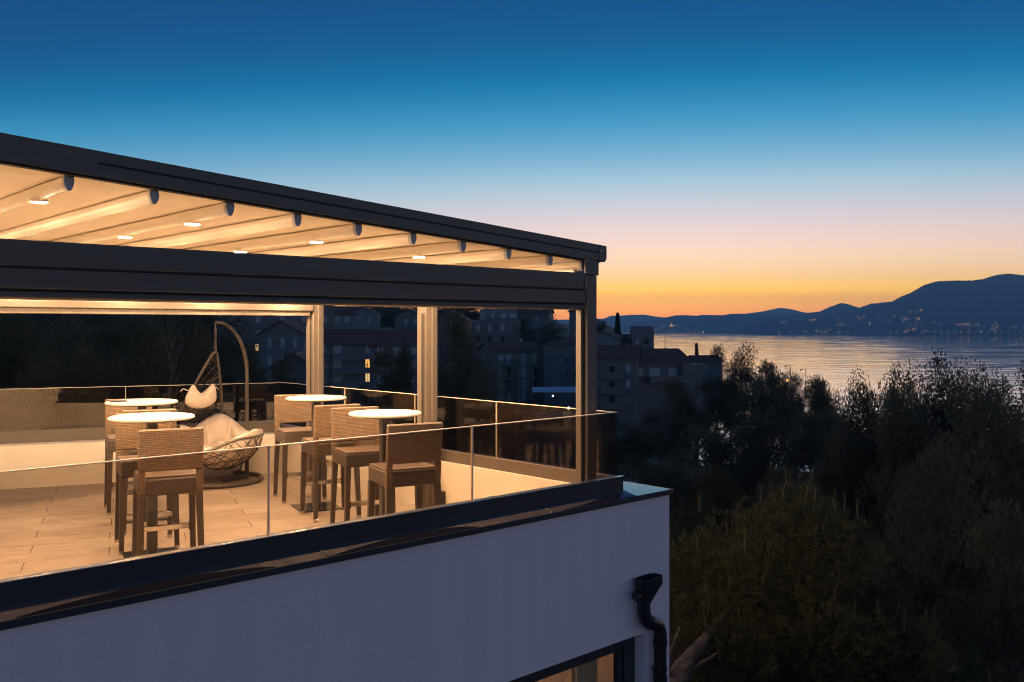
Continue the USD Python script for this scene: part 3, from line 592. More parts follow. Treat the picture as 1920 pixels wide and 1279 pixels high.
# bowl: rim curve (angle 0 looks forward +x, pi/2 is the far side)
def rim(t):
    t = np.asarray(t, float); r_ = .47+.02*np.cos(2*t)
    # low lip on the near right, raised at the back, a bump at the near left
    z = .56+.02*np.cos(t)-.13*np.exp(-((np.angle(np.exp(1j*(t+1.0))))/.48)**2)+.05*np.exp(-((np.angle(np.exp(1j*(t+2.0))))/.38)**2)+.06*np.exp(-((np.angle(np.exp(1j*(t-2.9))))/.7)**2)
    return np.stack([r_*np.cos(t)+.03, r_*np.sin(t), z], -1)
BOT = .17
def bowl(t, s):       # s = 1 at the rim, 0 at the lowest point
    q = rim(t); s = np.asarray(s, float)[..., None]; k = np.sin(s*PI/2)
    z = BOT+(q[..., 2:]-BOT)*(1-np.cos(s*PI/2))**.9
    return np.concatenate([.03+(q[..., :1]-.03)*k, q[..., 1:2]*k, z], -1)
tt = np.linspace(0, 2*PI, 73)[:-1]
part('bowl_rim', MB().tube(rim(tt), .017, 8, closed=True), M['frame_brown'], hc, smooth=True)
net = MB(); rg = np.random.default_rng(3)
for k in range(54):
    t0 = k/54*2*PI+.05*rg.standard_normal(); dt = (.9+.5*rg.random())*(1 if k % 2 else -1); s_ = np.linspace(1, .12, 12)
    net.tube(bowl(t0+dt*(1-s_)+.04*np.sin(s_*9+k), s_), .0042, 4, cap=False)
for s0 in (.3, .55, .78): net.tube(bowl(tt+.0, np.full_like(tt, s0)+.02*np.sin(7*tt)), .0055, 5, closed=True)
part('bowl_net', net, M['cord'], hc, smooth=True, kind='stuff')
# tall drop-shaped back hoop leaning from the bowl to the chain
apex = tip2*[1, 1, 0]+[0, 0, cz1-.01]
bl, br_ = np.array([-.40, -.37, .50]), np.array([-.40, .33, .52])
hoop = bez(bl, bl*.80+apex*.20+[-.06, -.05, .0], bl*.48+apex*.52+[-.03, -.05, 0], bl*.13+apex*.87+[-.015, -.035, 0], apex+[0, 0, .0], br_*.13+apex*.87+[-.015, .035, 0], br_*.48+apex*.52+[-.03, .05, 0], br_*.80+apex*.20+[-.06, .05, 0], br_, n=9)
part('back_hoop', MB().tube(hoop, .0165, 8), M['frame_brown'], hc, smooth=True)
net = MB(); nh = len(hoop)
for k in range(42):
    i = rg.integers(2, nh//2-1); j = nh-1-int(np.clip(i+rg.integers(-14, 15), 2, nh//2-1))
    a_, b_ = hoop[i], hoop[j]; mid = (a_+b_)/2+np.array([-.03, 0, 0])+.02*rg.standard_normal(3)
    net.tube(bez(a_, mid, b_, n=5), .0040, 4, cap=False)
for k in range(9):
    y_ = -.28+.56*k/8
    i = int(nh*(.12+.04*rg.random())) if k < 5 else nh-1-int(nh*(.12+.04*rg.random()))
    net.tube(bez(np.array([-.42, y_, .52]), np.array([-.45, y_*.8, .7]), hoop[i]*.4+np.array([-.42, y_*.6, .9])*.6, n=5), .0048, 4)
part('back_net', net, M['cord'], hc, smooth=True, kind='stuff')
# seat cushion: puffy pad lining the bowl, rising at the back and at both sides
T_, S_ = np.meshgrid(np.linspace(0, 2*PI, 121), np.linspace(0, 1, 36), indexing='ij')
def cush(T, S, top):
    q = bowl(T, .12+.86*S)
    back = np.exp(-(np.angle(np.exp(1j*(T-2.55)))/.55)**2); left = np.exp(-(np.angle(np.exp(1j*(T-3.95)))/.33)**2); right = np.exp(-(np.angle(np.exp(1j*(T-.35)))/.5)**2)
    q[..., 2] += (S**2.2)*(.20*back+.13*left+.09*right)
    q[..., :2] *= (1+.03*S*(back+right))[..., None]
    if top:
        puff = .15*np.sqrt(np.clip(1-S**6, 0, 1))*(.22+.78*np.abs(np.cos(4.5*T+.9))**.42)*(.30+.70*np.abs(np.sin(S*PI*1.5+.6))**.45)+.012
        n_ = np.stack([-np.cos(T)*np.sin(S*PI/2), -np.sin(T)*np.sin(S*PI/2), np.cos(S*PI/2)+.25], -1)
        q = q+n_*puff[..., None]
        q += .006*(meshkit.noise(q*22, 4)-.5)[..., None]
    else: q[..., 2] += .006
    return q
qa, qb = cush(T_, S_, True), cush(T_, S_, False)
qa[:, -1] = (qa[:, -1]+qb[:, -1])/2
v1 = qa.reshape(-1, 3); v2 = qb.reshape(-1, 3); gf = gridfaces(*T_.shape)
part('seat_cushion', (np.vstack([v1, v2]), np.vstack([gf, gf[:, ::-1]+len(v1)])), M['cushion'], hc, smooth=60)
# head pillow with two pointed corners, tied to the hoop
sph = trimesh.creation.icosphere(4, 1.0).vertices.copy(); sf = trimesh.creation.icosphere(4, 1.0).faces
y_, z_ = sph[:, 1], sph[:, 2]
ear = np.exp(-((np.abs(y_)-.72)/.28)**2)*np.clip(z_+.1, 0, 1)
pz = z_*.115+ear*.11-.05*np.exp(-(y_/.3)**2)*np.clip(z_, 0, 1)
pil = np.stack([sph[:, 0]*.065*(1-.35*ear)-.0*z_, y_*.205, pz], 1); pil += .006*(meshkit.noise(pil*25, 2)-.5)[:, None]
tl = math.radians(-14); Rl = np.array([[math.cos(tl), 0, -math.sin(tl)], [0, 1, 0], [math.sin(tl), 0, math.cos(tl)]])
pc = loc_(P(377, 10.62, v=748))
part('head_pillow', (pil@Rl.T+pc, sf), M['cushion'], hc, smooth=True)
for sy in (-1, 1): part('tie', MB().tube(pc+np.array([[0, sy*.16, .10], [-.02, sy*.22, .13], [-.03, sy*.25, .10]]), .006, 5), M['cushion'], hc)

# ------------------------------------------------------------------ fittings on the inner wall, downpipe
def wall_lamp(y, z, lab):
    t = thing('wall_lamp', lab, 'wall lamp', (-.1005, y, z), PI/2, 'unlit lamps on the inner wall')
    q = [(0, .075), (.030, .075), (.062, .052), (.075, .02), (.075, -.012), (.06, -.03), (0, -.03)]
    h = mf.CrossSection([np.array(q)]).extrude(.19).to_mesh(); v = h.vert_properties[:, :3]; v = np.stack([v[:, 2]-.095, v[:, 0], v[:, 1]], 1)
    part('housing', (v, h.tri_verts), M['black'], t)
    part('lens', MB().box((-.075, .008, -.050), (.075, .052, -.031), .006), M['chrome'], t)
    return t
wall_lamp(1.36, .30, 'black wall lamp on the white parapet nearest the right corner'); wall_lamp(4.30, .32, 'black wall lamp behind the two right tables')
for y, z, lab in ((2.16, .13, 'black outlet box low on the wall behind the front right stool'), (4.38, .13, 'black outlet box low on the wall under the rear lamp')):
    t = thing('outlet_box', lab, 'outlet box', (-.1005, y, z), PI/2)
    part('body', MB().box((-.035, 0, -.075), (.035, .045, .075), .005), M['black'], t); part('cover', MB().box((-.028, .0455, -.06), (.028, .051, .06), .002), M['tabledark'], t)

dp = thing('downpipe', 'black plastic downpipe with a hopper head on the white wall corner', 'downpipe')
yw = -.172; yc = yw-.075; hx = -.0   # wall face, pipe axis
h0 = onY(1211, 1086, yc)             # hopper top centre
px0 = onY(1207, 1140, yc)[0]; px1 = onY(1237.5, 1240, yc)[0]
zt = h0[2]+.01
hop = MB()
rim_o = [(px0-.068, zt), (px0+.20, zt)]
def loop(x0, x1, y0, y1, z, n=24, sq=.35):
    a = np.linspace(0, 2*PI, n+1)[:-1]; c, s = np.cos(a), np.sin(a); pw = lambda q: np.sign(q)*np.abs(q)**(1-sq)
    return np.stack([(x0+x1)/2+(x1-x0)/2*pw(c), (y0+y1)/2+(y1-y0)/2*pw(s), 0*a+z], 1)
levels = [loop(px0-.072, px0+.205, yw-.145, yw-.004, zt), loop(px0-.072, px0+.205, yw-.145, yw-.004, zt-.065), loop(px0-.060, px0+.18, yw-.14, yw-.006, zt-.085), loop(px0-.056, px0+.056, yc-.052, yc+.052, zt-.20, sq=.1), loop(px0-.053, px0+.053, yc-.053, yc+.053, zt-.225, sq=0),
          loop(px0-.049, px0+.049, yc-.049, yc+.049, zt-.225, sq=0), loop(px0-.052, px0+.052, yc-.048, yc+.048, zt-.20, sq=.1), loop(px0-.064, px0+.197, yw-.137, yw-.012, zt-.065), loop(px0-.064, px0+.197, yw-.137, yw-.012, zt)]
n = 24; f = []
for k in range(len(levels)):
    k2 = (k+1) % len(levels)
    for j in range(n): f.append([k*n+j, k*n+(j+1) % n, k2*n+(j+1) % n, k2*n+j])
part('hopper', MB().add(np.vstack(levels), np.array(f)[:, ::-1]), M['pvc'], dp, smooth=35)
part('hopper_stub', MB().tube([[px0-.070, yc, zt-.13], [px0-.100, yc, zt-.13]], .042, 16), M['pvc'], dp, smooth=40)
zb = zt-.225
pth = bez((px0, yc, zb+.02), (px0, yc, zb-.03), (px0+.012, yc, zb-.085), (px0+.05, yc, zb-.135), ((px0+px1)/2+.01, yc, zb-.165), (px1-.035, yc, zb-.20), (px1, yc, zb-.265), (px1, yc, zb-.33), n=8)
part('bend', MB().tube(pth, .055, 20), M['pvc'], dp, smooth=True)
part('pipe', MB().tube([[px1, yc, zb-.31], [px1, yc, zb-1.9], [px1, yc, -6.9]], .053, 20), M['pvc'], dp, smooth=40)
for zz in (zb-.33, zb-.62, zb-2.2): part('socket_collar', MB().tube([[px1, yc, zz], [px1, yc, zz-.045]], .060, 20), M['pvc'], dp, smooth=40)
part('socket_collar', MB().tube([pth[26], pth[29]], .0595, 20), M['pvc'], dp, smooth=40)
part('clamp', MB().tube([[px1, yc, zb-.56], [px1, yc, zb-.575]], .062, 20).box((px1-.01, yc, zb-.575), (px1+.01, yw-.001, zb-.56)).box((px1-.085, yc-.012, zb-.577), (px1-.055, yc+.012, zb-.558)), M['pvc'], dp)

# ------------------------------------------------------------------ trees
def leafmat(name, c1, c2, tr=.25, rough=.7, sc=1.3):
    return mat(name, {'tc': ('texture_coordinate', {}), 'n': ('noise_texture', {'scale': sc, 'detail': 3.0}), 'oi': ('object_info', {}), 'mr': ('map_range', {'from_min': .3, 'from_max': .7, 'clamp': True}), 'm': ('mix', {'color1': c1, 'color2': c2}),
        'hs': ('hsv', {}), 'v': ('map_range', {'to_min': .75, 'to_max': 1.25}), 'd': ('principled_bsdf', {'roughness': rough, 'specular_ior_level': .08}), 't': ('translucent_bsdf', {}), 'x': ('mix_closure', {'fac': tr})},
        [('tc.object', 'n.vector'), ('n.fac', 'mr.value'), ('mr.result', 'm.fac'), ('m.color', 'hs.color'), ('oi.random', 'v.value'), ('v.result', 'hs.value'), ('hs.color', 'd.base_color'), ('hs.color', 't.color'), ('d.BSDF', 'x.closure1'), ('t.BSDF', 'x.closure2')], surface='x.closure')
M['needle'] = leafmat('pine_needles', (.092, .086, .054), (.138, .12, .075), .35)
M['needle_near'] = leafmat('near_pine_needles', (.040, .044, .022), (.070, .066, .036), .25, sc=2.2)
M['leaf'] = leafmat('olive_leaves', (.075, .07, .046), (.12, .105, .068), .25)
M['cypressleaf'] = leafmat('cypress_scales', (.022, .028, .015), (.045, .05, .025), .1)
M['bark'] = plain('grey_bark', (.10, .078, .06), .9, bump=(14, 1.0, .05), vary=(7, (.05, .038, .03)))
M['palebark'] = plain('pale_twigs', (.20, .165, .135), .9)
M['candle'] = plain('young_shoots', (.085, .072, .036), .7)

def unit(v): return v/(np.linalg.norm(v, axis=-1, keepdims=True)+1e-9)
def tufts(base, axis, k, L, w, spread, rg):
    n = len(base); b = np.repeat(base, k, 0); d = unit(np.repeat(axis, k, 0)+spread*rg.standard_normal((n*k, 3)))
    s = unit(np.cross(d, rg.standard_normal((n*k, 3))))*w*.5; l_ = L*(.65+.6*rg.random((n*k, 1)))
    v = np.stack([b-s, b+s, b+d*l_], 1).reshape(-1, 3)
    return v, np.arange(len(v)).reshape(-1, 3)
def leaves(base, axis, L, w, rg):
    n = len(base); d = unit(axis+.9*rg.standard_normal((n, 3))); s = unit(np.cross(d, rg.standard_normal((n, 3))))*w*.5; l_ = L*(.6+.7*rg.random((n, 1)))
    v = np.stack([base, base+d*l_*.5+s, base+d*l_, base+d*l_*.5-s], 1).reshape(-1, 3); i = np.arange(n)[:, None]*4
    return v, np.vstack([np.hstack([i, i+1, i+2]), np.hstack([i, i+2, i+3])])
def limb(q, a, b, r0, r1, rg, n=6, bow=.12):
    a, b = np.asarray(a, float), np.asarray(b, float); L = np.linalg.norm(b-a)
    mid = (a+b)/2+rg.standard_normal(3)*L*bow*.5+np.array([0, 0, -.06*L])
    q.tube(bez(a, mid, b, n=3), np.linspace(r0, r1, 7), n)
def clumps(n, h, base, wid, rg, top=.0, shell=.55):
    """centres of foliage clumps in a rounded crown between base*h and h"""
    out = []
    while len(out) < n:
        p = rg.uniform(-1, 1, 3)
        r = np.linalg.norm(p)
        if r > 1 or r < shell*rg.random(): continue
        if p[2] < -.55 and rg.random() < .6: continue
        z = (base+(1-base)*(.5+.5*p[2]))*h; lump = .72+.5*rg.random()
        out.append([p[0]*wid*lump*(1-.25*max(p[2], 0)), p[1]*wid*lump*(1-.25*max(p[2], 0)), z-.25])
    return np.array(out)
def pine(name, label, seed, h=10., wid=3.0, nc=50, per=190, k=11, L=.20, w=.024, base=.28, cr=(.75, 1.3), loc=(0, 0, 0), rz=0., scale=None, m='needle', group=None, twig=True):
    rg = np.random.default_rng(seed); t = thing(name, label, 'tree', loc, rz, group, scale=scale)
    c = clumps(nc, h, base, wid, rg); q = MB(); lean = rg.standard_normal(2)*.35
    tr = bez((0, 0, -.6), (lean[0]*.3, lean[1]*.3, h*.25), (lean[0], lean[1], h*.55), (lean[0]*1.2, lean[1]*.8, h*.86), n=5); q.tube(tr, np.linspace(.03*h*.55, .03, len(tr)), 9)
    for p in c:
        i = int(np.clip((p[2]/h-.22)/.66*len(tr), 3, len(tr)-2)); limb(q, tr[i], p, .055*(1-.5*p[2]/h)+.02, .014, rg, 5)
    part('trunk', q, M['bark'], t, smooth=True)
    B, A = [], []
    for p in c:
        r = rg.uniform(*cr); d = unit(rg.standard_normal((per, 3))); rr = rg.random((per, 1))**.55
        s = np.array([1.12, 1.12, .74]); B.append(p+d*rr*r*s); A.append(unit(d*.9+[0, 0, .75]))
    part('crown', tufts(np.vstack(B), np.vstack(A), k, L, w, .55, rg), M[m], t)
    return t
def leafy(name, label, seed, h=8., wid=2.4, nc=120, per=330, L=.08, w=.048, base=.2, cr=(.36, .74), up=.3, loc=(0, 0, 0), rz=0., scale=None, group=None, flame=1.0, cat='tree'):
    rg = np.random.default_rng(seed); t = thing(name, label, cat, loc, rz, group, scale=scale)
    c = clumps(nc, h, base, wid, rg, shell=.35); q = MB(); f1 = np.array([rg.standard_normal()*.3, rg.standard_normal()*.3, h*.3])
    q.tube(bez((0, 0, -.6), f1*.5, f1, n=5), np.linspace(.13, .085, 11), 8)
    arms = [f1+np.array([math.cos(a)*wid*.35, math.sin(a)*wid*.35, h*.28]) for a in np.arange(5)/5*2*PI+rg.random()]
    for a in arms: limb(q, f1, a, .07, .035, rg, 6)
    for p in c: limb(q, arms[int(np.argmin([np.linalg.norm(p-a) for a in arms]))], p, .028, .008, rg, 4)
    part('trunk', q, M['bark'], t, smooth=True)
    B, A = [], []
    for p in c:
        r = rg.uniform(*cr); d = unit(rg.standard_normal((per, 3))); B.append(p+d*(rg.random((per, 1))**.7)*r*np.array([1, 1, 1.0*flame])); A.append(unit(d+[0, 0, up]))
    v1, f1 = leaves(np.vstack(B), np.vstack(A), L, w, rg); n = 5000; dd = unit(rg.standard_normal((n, 3)))*rg.random((n, 1))**.4
    v2, f2 = leaves(np.array([0, 0, h*.56])+dd*np.array([wid*.66, wid*.66, h*.30]), dd+[0, 0, .3], L*1.9, w*2.2, rg)
    part('crown', (np.vstack([v1, v2]), np.vstack([f1, f2+len(v1)])), M['leaf'], t)
    return t
def cypress(label, loc, h, w_):
    rg = np.random.default_rng(5); t = thing('cypress', label, 'tree', loc)
    part('trunk', MB().tube([[0, 0, -.5], [0, 0, h*.9]], [.16, .03], 7), M['bark'], t)
    n = 2600; z = rg.random(n); r = w_*(.25+.75*np.sin(PI*np.clip(z*.9+.12, 0, 1))**.8)*(.75+.3*rg.random(n)); a = rg.random(n)*2*PI
    B = np.stack([r*np.cos(a), r*np.sin(a), h*(.04+.96*z)], 1); part('crown', tufts(B, unit(np.stack([np.cos(a)*.4, np.sin(a)*.4, 1+0*a], 1)), 5, .5, .10, .3, rg), M['cypressleaf'], t)
def place(u, d, top, wpx, h0, w0):
    p = P(u, d, 0); p[2] = float(ground(p[0], p[1])); z = EYE[2]+(HOR-top)/FPX*d; s = (z-p[2])/h0
    return p, np.array([wpx*d/FPX/w0, wpx*d/FPX/w0, s])

# the tall old pine beside the house corner: leaning trunk, dense tufts, upright young shoots
def near_pine():
    rg = np.random.default_rng(21)
    b0 = P(1205, 9.6, 0); b0[2] = float(ground(b0[0], b0[1])); t = thing('pine_tree', 'nearest pine with upright pale shoots beside the house corner', 'tree', b0)
    cc = P(1490, 11.7, -3.25)-b0
    tr = bez((0, 0, -.6), P(1236, 9.8, v=1400)-b0, P(1262, 10.0, v=1290)-b0, P(1315, 10.4, v=1208)-b0, P(1390, 11.6, v=1140)-b0, cc+[0, 0, .9], n=7)
    q = MB().tube(tr, np.interp(np.arange(len(tr)), [0, 14, 22, len(tr)-1], [.21, .14, .06, .03]), 12)
    C = []
    while len(C) < 170:
        p = rg.uniform(-1, 1, 3); r = np.linalg.norm(p)
        if r > 1 or r < .45: continue
        an_ = math.atan2(p[2], p[0]); sx = 1.85+.22*math.sin(3*an_+1)+.16*math.sin(7*an_)
        C.append(cc+np.array([0, 0, .15])+(R*p[0]*sx+F*p[1]*1.7)+np.array([0, 0, p[2]*(2.6+.30*math.sin(5*an_+.6))]))
    C = np.array(C)
    for p in C: i = int(rg.integers(25, len(tr)-1)); limb(q, tr[i], p, .012, .005, rg, 5)
    limb(q, tr[12], P(1275, 9.9, v=1175)-b0, .045, .012, rg, 6); limb(q, tr[13], P(1345, 10.1, v=1225)-b0, .04, .012, rg, 6)
    part('trunk', q, M['bark'], t, smooth=True)
    B, A, K = [], [], []
    for p in C:
        r = rg.uniform(.38, .66); n = 215; d = unit(rg.standard_normal((n, 3))); B.append(p+d*(rg.random((n, 1))**.4)*r*np.array([1.1, 1.1, .7])); A.append(unit(d*.8+[0, 0, .8]))
        if p[2] > cc[2]-.9:
            for _ in range(2): e = rg.standard_normal(3)*.22; K.append(p+e*[1, 1, .2]+[0, 0, r*.55])
    part('crown', tufts(np.vstack(B), np.vstack(A), 13, .115, .0095, .6, rg), M['needle_near'], t)
    q = MB()
    for p in K:
        l_ = rg.uniform(.12, .34); e = p+np.array([*rg.standard_normal(2)*.03, l_]); q.tube([p, (p+e)/2, e], [.006, .008, .003], 5)
    part('young_shoots', q, M['candle'], t, kind='stuff')
    sb, sa = [], []
    for p in K:
        for z in np.linspace(.03, .2, 5): sb.append(p+[0, 0, z]); sa.append([0, 0, 1.0])
    part('shoot_needles', tufts(np.array(sb), np.array(sa), 7, .09, .007, .45, rg), M['needle_near'], t, kind='stuff')
near_pine()

PINES = [dict(seed=1, h=10., wid=3.0), dict(seed=2, h=10., wid=2.8, nc=40, base=.25, cr=(.8, 1.4), per=210), dict(seed=4, h=10., wid=2.9, nc=60, base=.2, cr=(.6, 1.0), per=150, L=.18)]
LEAFY = [dict(seed=11, nc=130), dict(seed=12, nc=125, flame=1.05, cr=(.36, .7), up=.4, per=320, wid=2.5, base=.2)]
made = {}
def tree(kind, i, u, d, top, wpx, label, group=None):
    lst, fn = (PINES, pine) if kind == 'pine' else (LEAFY, leafy); h0 = 10. if kind == 'pine' else 8.; w0 = 7.4 if kind == 'pine' else 5.0
    p, s = place(u, d, top, wpx, h0, w0); rz = float(np.random.default_rng(int(u*7+d)).random()*2*PI)
    if (kind, i) not in made: made[kind, i] = fn('pine_tree' if kind == 'pine' else 'leafy_tree', label, loc=p, rz=rz, scale=s, group=group, **lst[i])
    else: copy(made[kind, i], p, rz, label, group, s)
BACK = [(-10, 95, 556, 'black pine on the rise at the far left'), (55, 105, 558, 'black pine on the rise, second from the left'), (118, 98, 562, 'black pine on the rise beside a pale gap'), (190, 110, 556, 'black pine on the rise above the grove middle'),
        (250, 100, 554, 'tall black pine on the rise left of the pale twigs'), (312, 108, 558, 'black pine on the rise behind the bare tree'), (372, 100, 556, 'black pine on the rise next to the flat apartment block'),
        (575, 300, 570, 'pine on the crest behind the rear post'), (632, 305, 576, 'pine on the crest above the shuttered house'), (700, 300, 570, 'pine on the crest above the gable end'), (745, 298, 574, 'pine on the crest left of the middle post'),
        (815, 300, 571, 'pine on the crest right of the middle post'), (880, 296, 573, 'pine on the crest left of the terraced house'), (950, 300, 577, 'pine on the crest behind the terraced house')]
G1, G2, G3 = 'pines of the grove behind the terrace', 'trees on the slope to the bay', 'trees on the dark right hand slope'
for row in [
    ('pine', 0, 25, 31, 597, 260, 'broad dark pine at the left edge behind the rear railing', G1), ('pine', 1, 125, 37, 603, 210, 'dark pine second from the left behind the rear railing', G1),
    ('pine', 2, 205, 44, 594, 190, 'tall pine in the middle of the grove behind the left tables', G1), ('pine', 0, 275, 35, 622, 190, 'brownish pine behind the rear left table', G1),
    ('pine', 1, 340, 42, 590, 150, 'tallest greenish pine just left of the hanging chair', G1), ('pine', 2, 70, 18, 655, 230, 'low pine at the left of the grove, close behind the rear glass', G1),
    ('pine', 2, 175, 18.5, 640, 210, 'low rounded pine rising over the rear left railing', G1), ('pine', 1, 290, 18, 640, 210, 'low pine in front of the grove, left of the hanging chair', G1), ('pine', 0, 380, 18.5, 634, 150, 'small pine directly behind the chain of the hanging chair', G1),
    ('pine', 2, 470, 75, 640, 90, 'dark pine between the hanging chair pole and the pink apartment block'), ('pine', 1, 535, 70, 668, 90, 'low dark pine before the gabled house'),
    ('pine', 2, 735, 48, 640, 150, 'brown pine before the row houses, left of the middle post'), ('pine', 0, 853, 50, 588, 130, 'tall dark pine just right of the middle post'), ('pine', 1, 915, 42, 690, 150, 'low spreading pine before the balcony block'),
    ('pine', 0, 985, 236, 596, 70, 'black pine behind the roof of the balcony block'), ('pine', 1, 1035, 232, 600, 70, 'black pine against the orange sky gap beside the corner post'),
    ('pine', 2, 1124, 236, 597, 46, 'dark round pine just right of the corner post'),
    ('pine', 0, 1345, 205, 652, 80, 'dark pine at the right end of the far houses', G2), ('pine', 1, 1395, 198, 650, 90, 'highest dark pine on the shore against the water', G2), ('pine', 2, 1440, 185, 670, 70, 'dark pine stepping down to the bay', G2),
    ('leafy', 0, 1480, 165, 688, 80, 'small dark tree above the street lamps', G2), ('pine', 2, 1537, 150, 705, 60, 'dark bush like pine by the lamps at the water', G2),
    ('pine', 1, 1185, 74, 795, 110, 'dark pine before the lower right apartment house', G2), ('pine', 0, 1262, 84, 712, 150, 'pine covering the foot of the apartment house', G2), ('pine', 2, 1350, 88, 700, 170, 'wide brown pine right of the apartment house', G2),
    ('pine', 1, 1440, 80, 688, 150, 'rounded pine below the bay, left of the street lamps', G2), ('pine', 0, 1530, 72, 712, 150, 'rounded brown pine below the water at the centre right', G2),
    ('pine', 2, 1225, 46, 862, 140, 'low pine right behind the glass corner', G3), ('pine', 0, 1320, 44, 805, 200, 'grey green pine in the dip between house corner and bay', G3), ('pine', 1, 1425, 42, 772, 210, 'big soft pine in the middle of the slope', G3), ('pine', 2, 1540, 40, 757, 200, 'broad pine left of the airy tree', G3),
    ('leafy', 0, 1625, 29, 690, 200, 'airy leafy tree with sky showing through its twigs', G3), ('leafy', 1, 1700, 27, 679, 190, 'slender leafy tree with upright shoots', G3), ('leafy', 1, 1758, 26, 655, 230, 'highest leafy tree on the right with upright twigs before the water', G3),
    ('leafy', 0, 1838, 25, 673, 230, 'dense leafy tree second from the right edge', G3), ('leafy', 1, 1912, 24, 671, 220, 'leafy tree cut by the right edge of the view', G3),
    ('pine', 0, 1690, 24, 742, 260, 'dark pine below the airy leafy tree', G3), ('pine', 1, 1850, 21, 728, 300, 'huge dark pine on the right under the leafy tops', G3), ('pine', 2, 1600, 27, 800, 230, 'dark pine in the middle right behind the nearest pine', G3),
    ('pine', 1, 1770, 16.5, 850, 330, 'dark pine right of the nearest pine', G3), ('pine', 2, 1910, 13, 930, 330, 'dark pine in the lower right corner', G3), ('pine', 0, 1340, 24, 885, 220, 'dark pine rising behind the nearest pine', G3),
    ('pine', 2, 1480, 21, 860, 260, 'black pine top behind the crown with pale shoots', G3),
] + [('pine', k % 3, u, d, top, 210, lab, 'tall pines on the rise behind the grove') for k, (u, d, top, lab) in enumerate(BACK)]: tree(*row)
p, s = place(1158, 246, 589, 9, 1, 1); cypress('slim black cypress standing against the far hills', p, s[2], .75)
p, s = place(1306, 212, 646, 4, 1, 1); cypress('short dark cypress at the edge of the far roofs', p, s[2], .6)
# a bare pale tree in the grove
rg = np.random.default_rng(9); p, s = place(318, 30, 600, 60, 1, 1)
bt = thing('bare_tree', 'bare pale tree in the grove behind the rear railing', 'tree', p); q = MB(); hh = s[2]
q.tube(bez((0, 0, -.5), (.1, 0, hh*.4), (.05, .1, hh*.7), (.15, 0, hh*.95), n=5), np.linspace(.09, .02, 16), 7); part('trunk', q, M['palebark'], bt, smooth=True)
q = MB()
for k in range(60):
    z = hh*rg.uniform(.45, .92); a = rg.random()*2*PI; l_ = rg.uniform(.4, 1.1); limb(q, (.08, .05, z), (.08+math.cos(a)*l_*.5, math.sin(a)*l_*.5, z+l_*1.1), .016, .005, rg, 4)
part('twigs', q, M['palebark'], bt, kind='stuff')
# undergrowth
rg = np.random.default_rng(31); sB, sA = [], []
for _ in range(1500):
    u = rg.uniform(1120, 2050) if rg.random() < .75 else rg.uniform(-150, 1100); d = rg.uniform(13, 120)
    p = P(u, d, 0); p[2] = float(ground(p[0], p[1])); r = rg.uniform(.5, 1.3)
    if p[0] < 3.0 and p[1] < 9.5 and u < 1200 and d < 18: continue
    dd = unit(rg.standard_normal((26, 3))); dd[:, 2] = np.abs(dd[:, 2]); sB.append(p+dd*r*(rg.random((26, 1))**.4)); sA.append(unit(dd+[0, 0, .6]))
tag(part('undergrowth', tufts(np.vstack(sB), np.vstack(sA), 7, .42, .07, .6, rg), M['leaf'], '/World'), 'dark undergrowth between the trees', 'shrubs', kind='stuff')

# ------------------------------------------------------------------ the town
def wallmat(n, c): return plain(n, c, .85, vary=(.35, tuple(.85*x for x in c)))
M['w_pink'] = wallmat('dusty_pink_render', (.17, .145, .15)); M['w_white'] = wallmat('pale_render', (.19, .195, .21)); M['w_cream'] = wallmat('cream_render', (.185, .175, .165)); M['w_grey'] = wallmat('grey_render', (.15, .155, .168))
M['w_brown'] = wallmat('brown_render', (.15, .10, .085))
M['roof'] = mat('red_roof_tiles', {'tc': ('texture_coordinate', {}), 'w': ('wave_texture', {'scale': 1.6, 'bands_direction': 'x', 'distortion': .4}), 'm': ('mix', {'color1': (.085, .036, .026), 'color2': (.15, .062, .042)}), 'p': ('principled_bsdf', {'roughness': .9})}, [('tc.object', 'w.vector'), ('w.fac', 'm.fac'), ('m.color', 'p.base_color')])
M['shutter'] = plain('pale_shutters', (.32, .36, .38), .6); M['darkpane'] = plain('dark_window', (.02, .022, .026), .12); M['slab'] = plain('balcony_concrete', (.22, .225, .235), .8); M['rail'] = plain('dark_balcony_rail', (.05, .05, .055), .6)
ST = 2.8
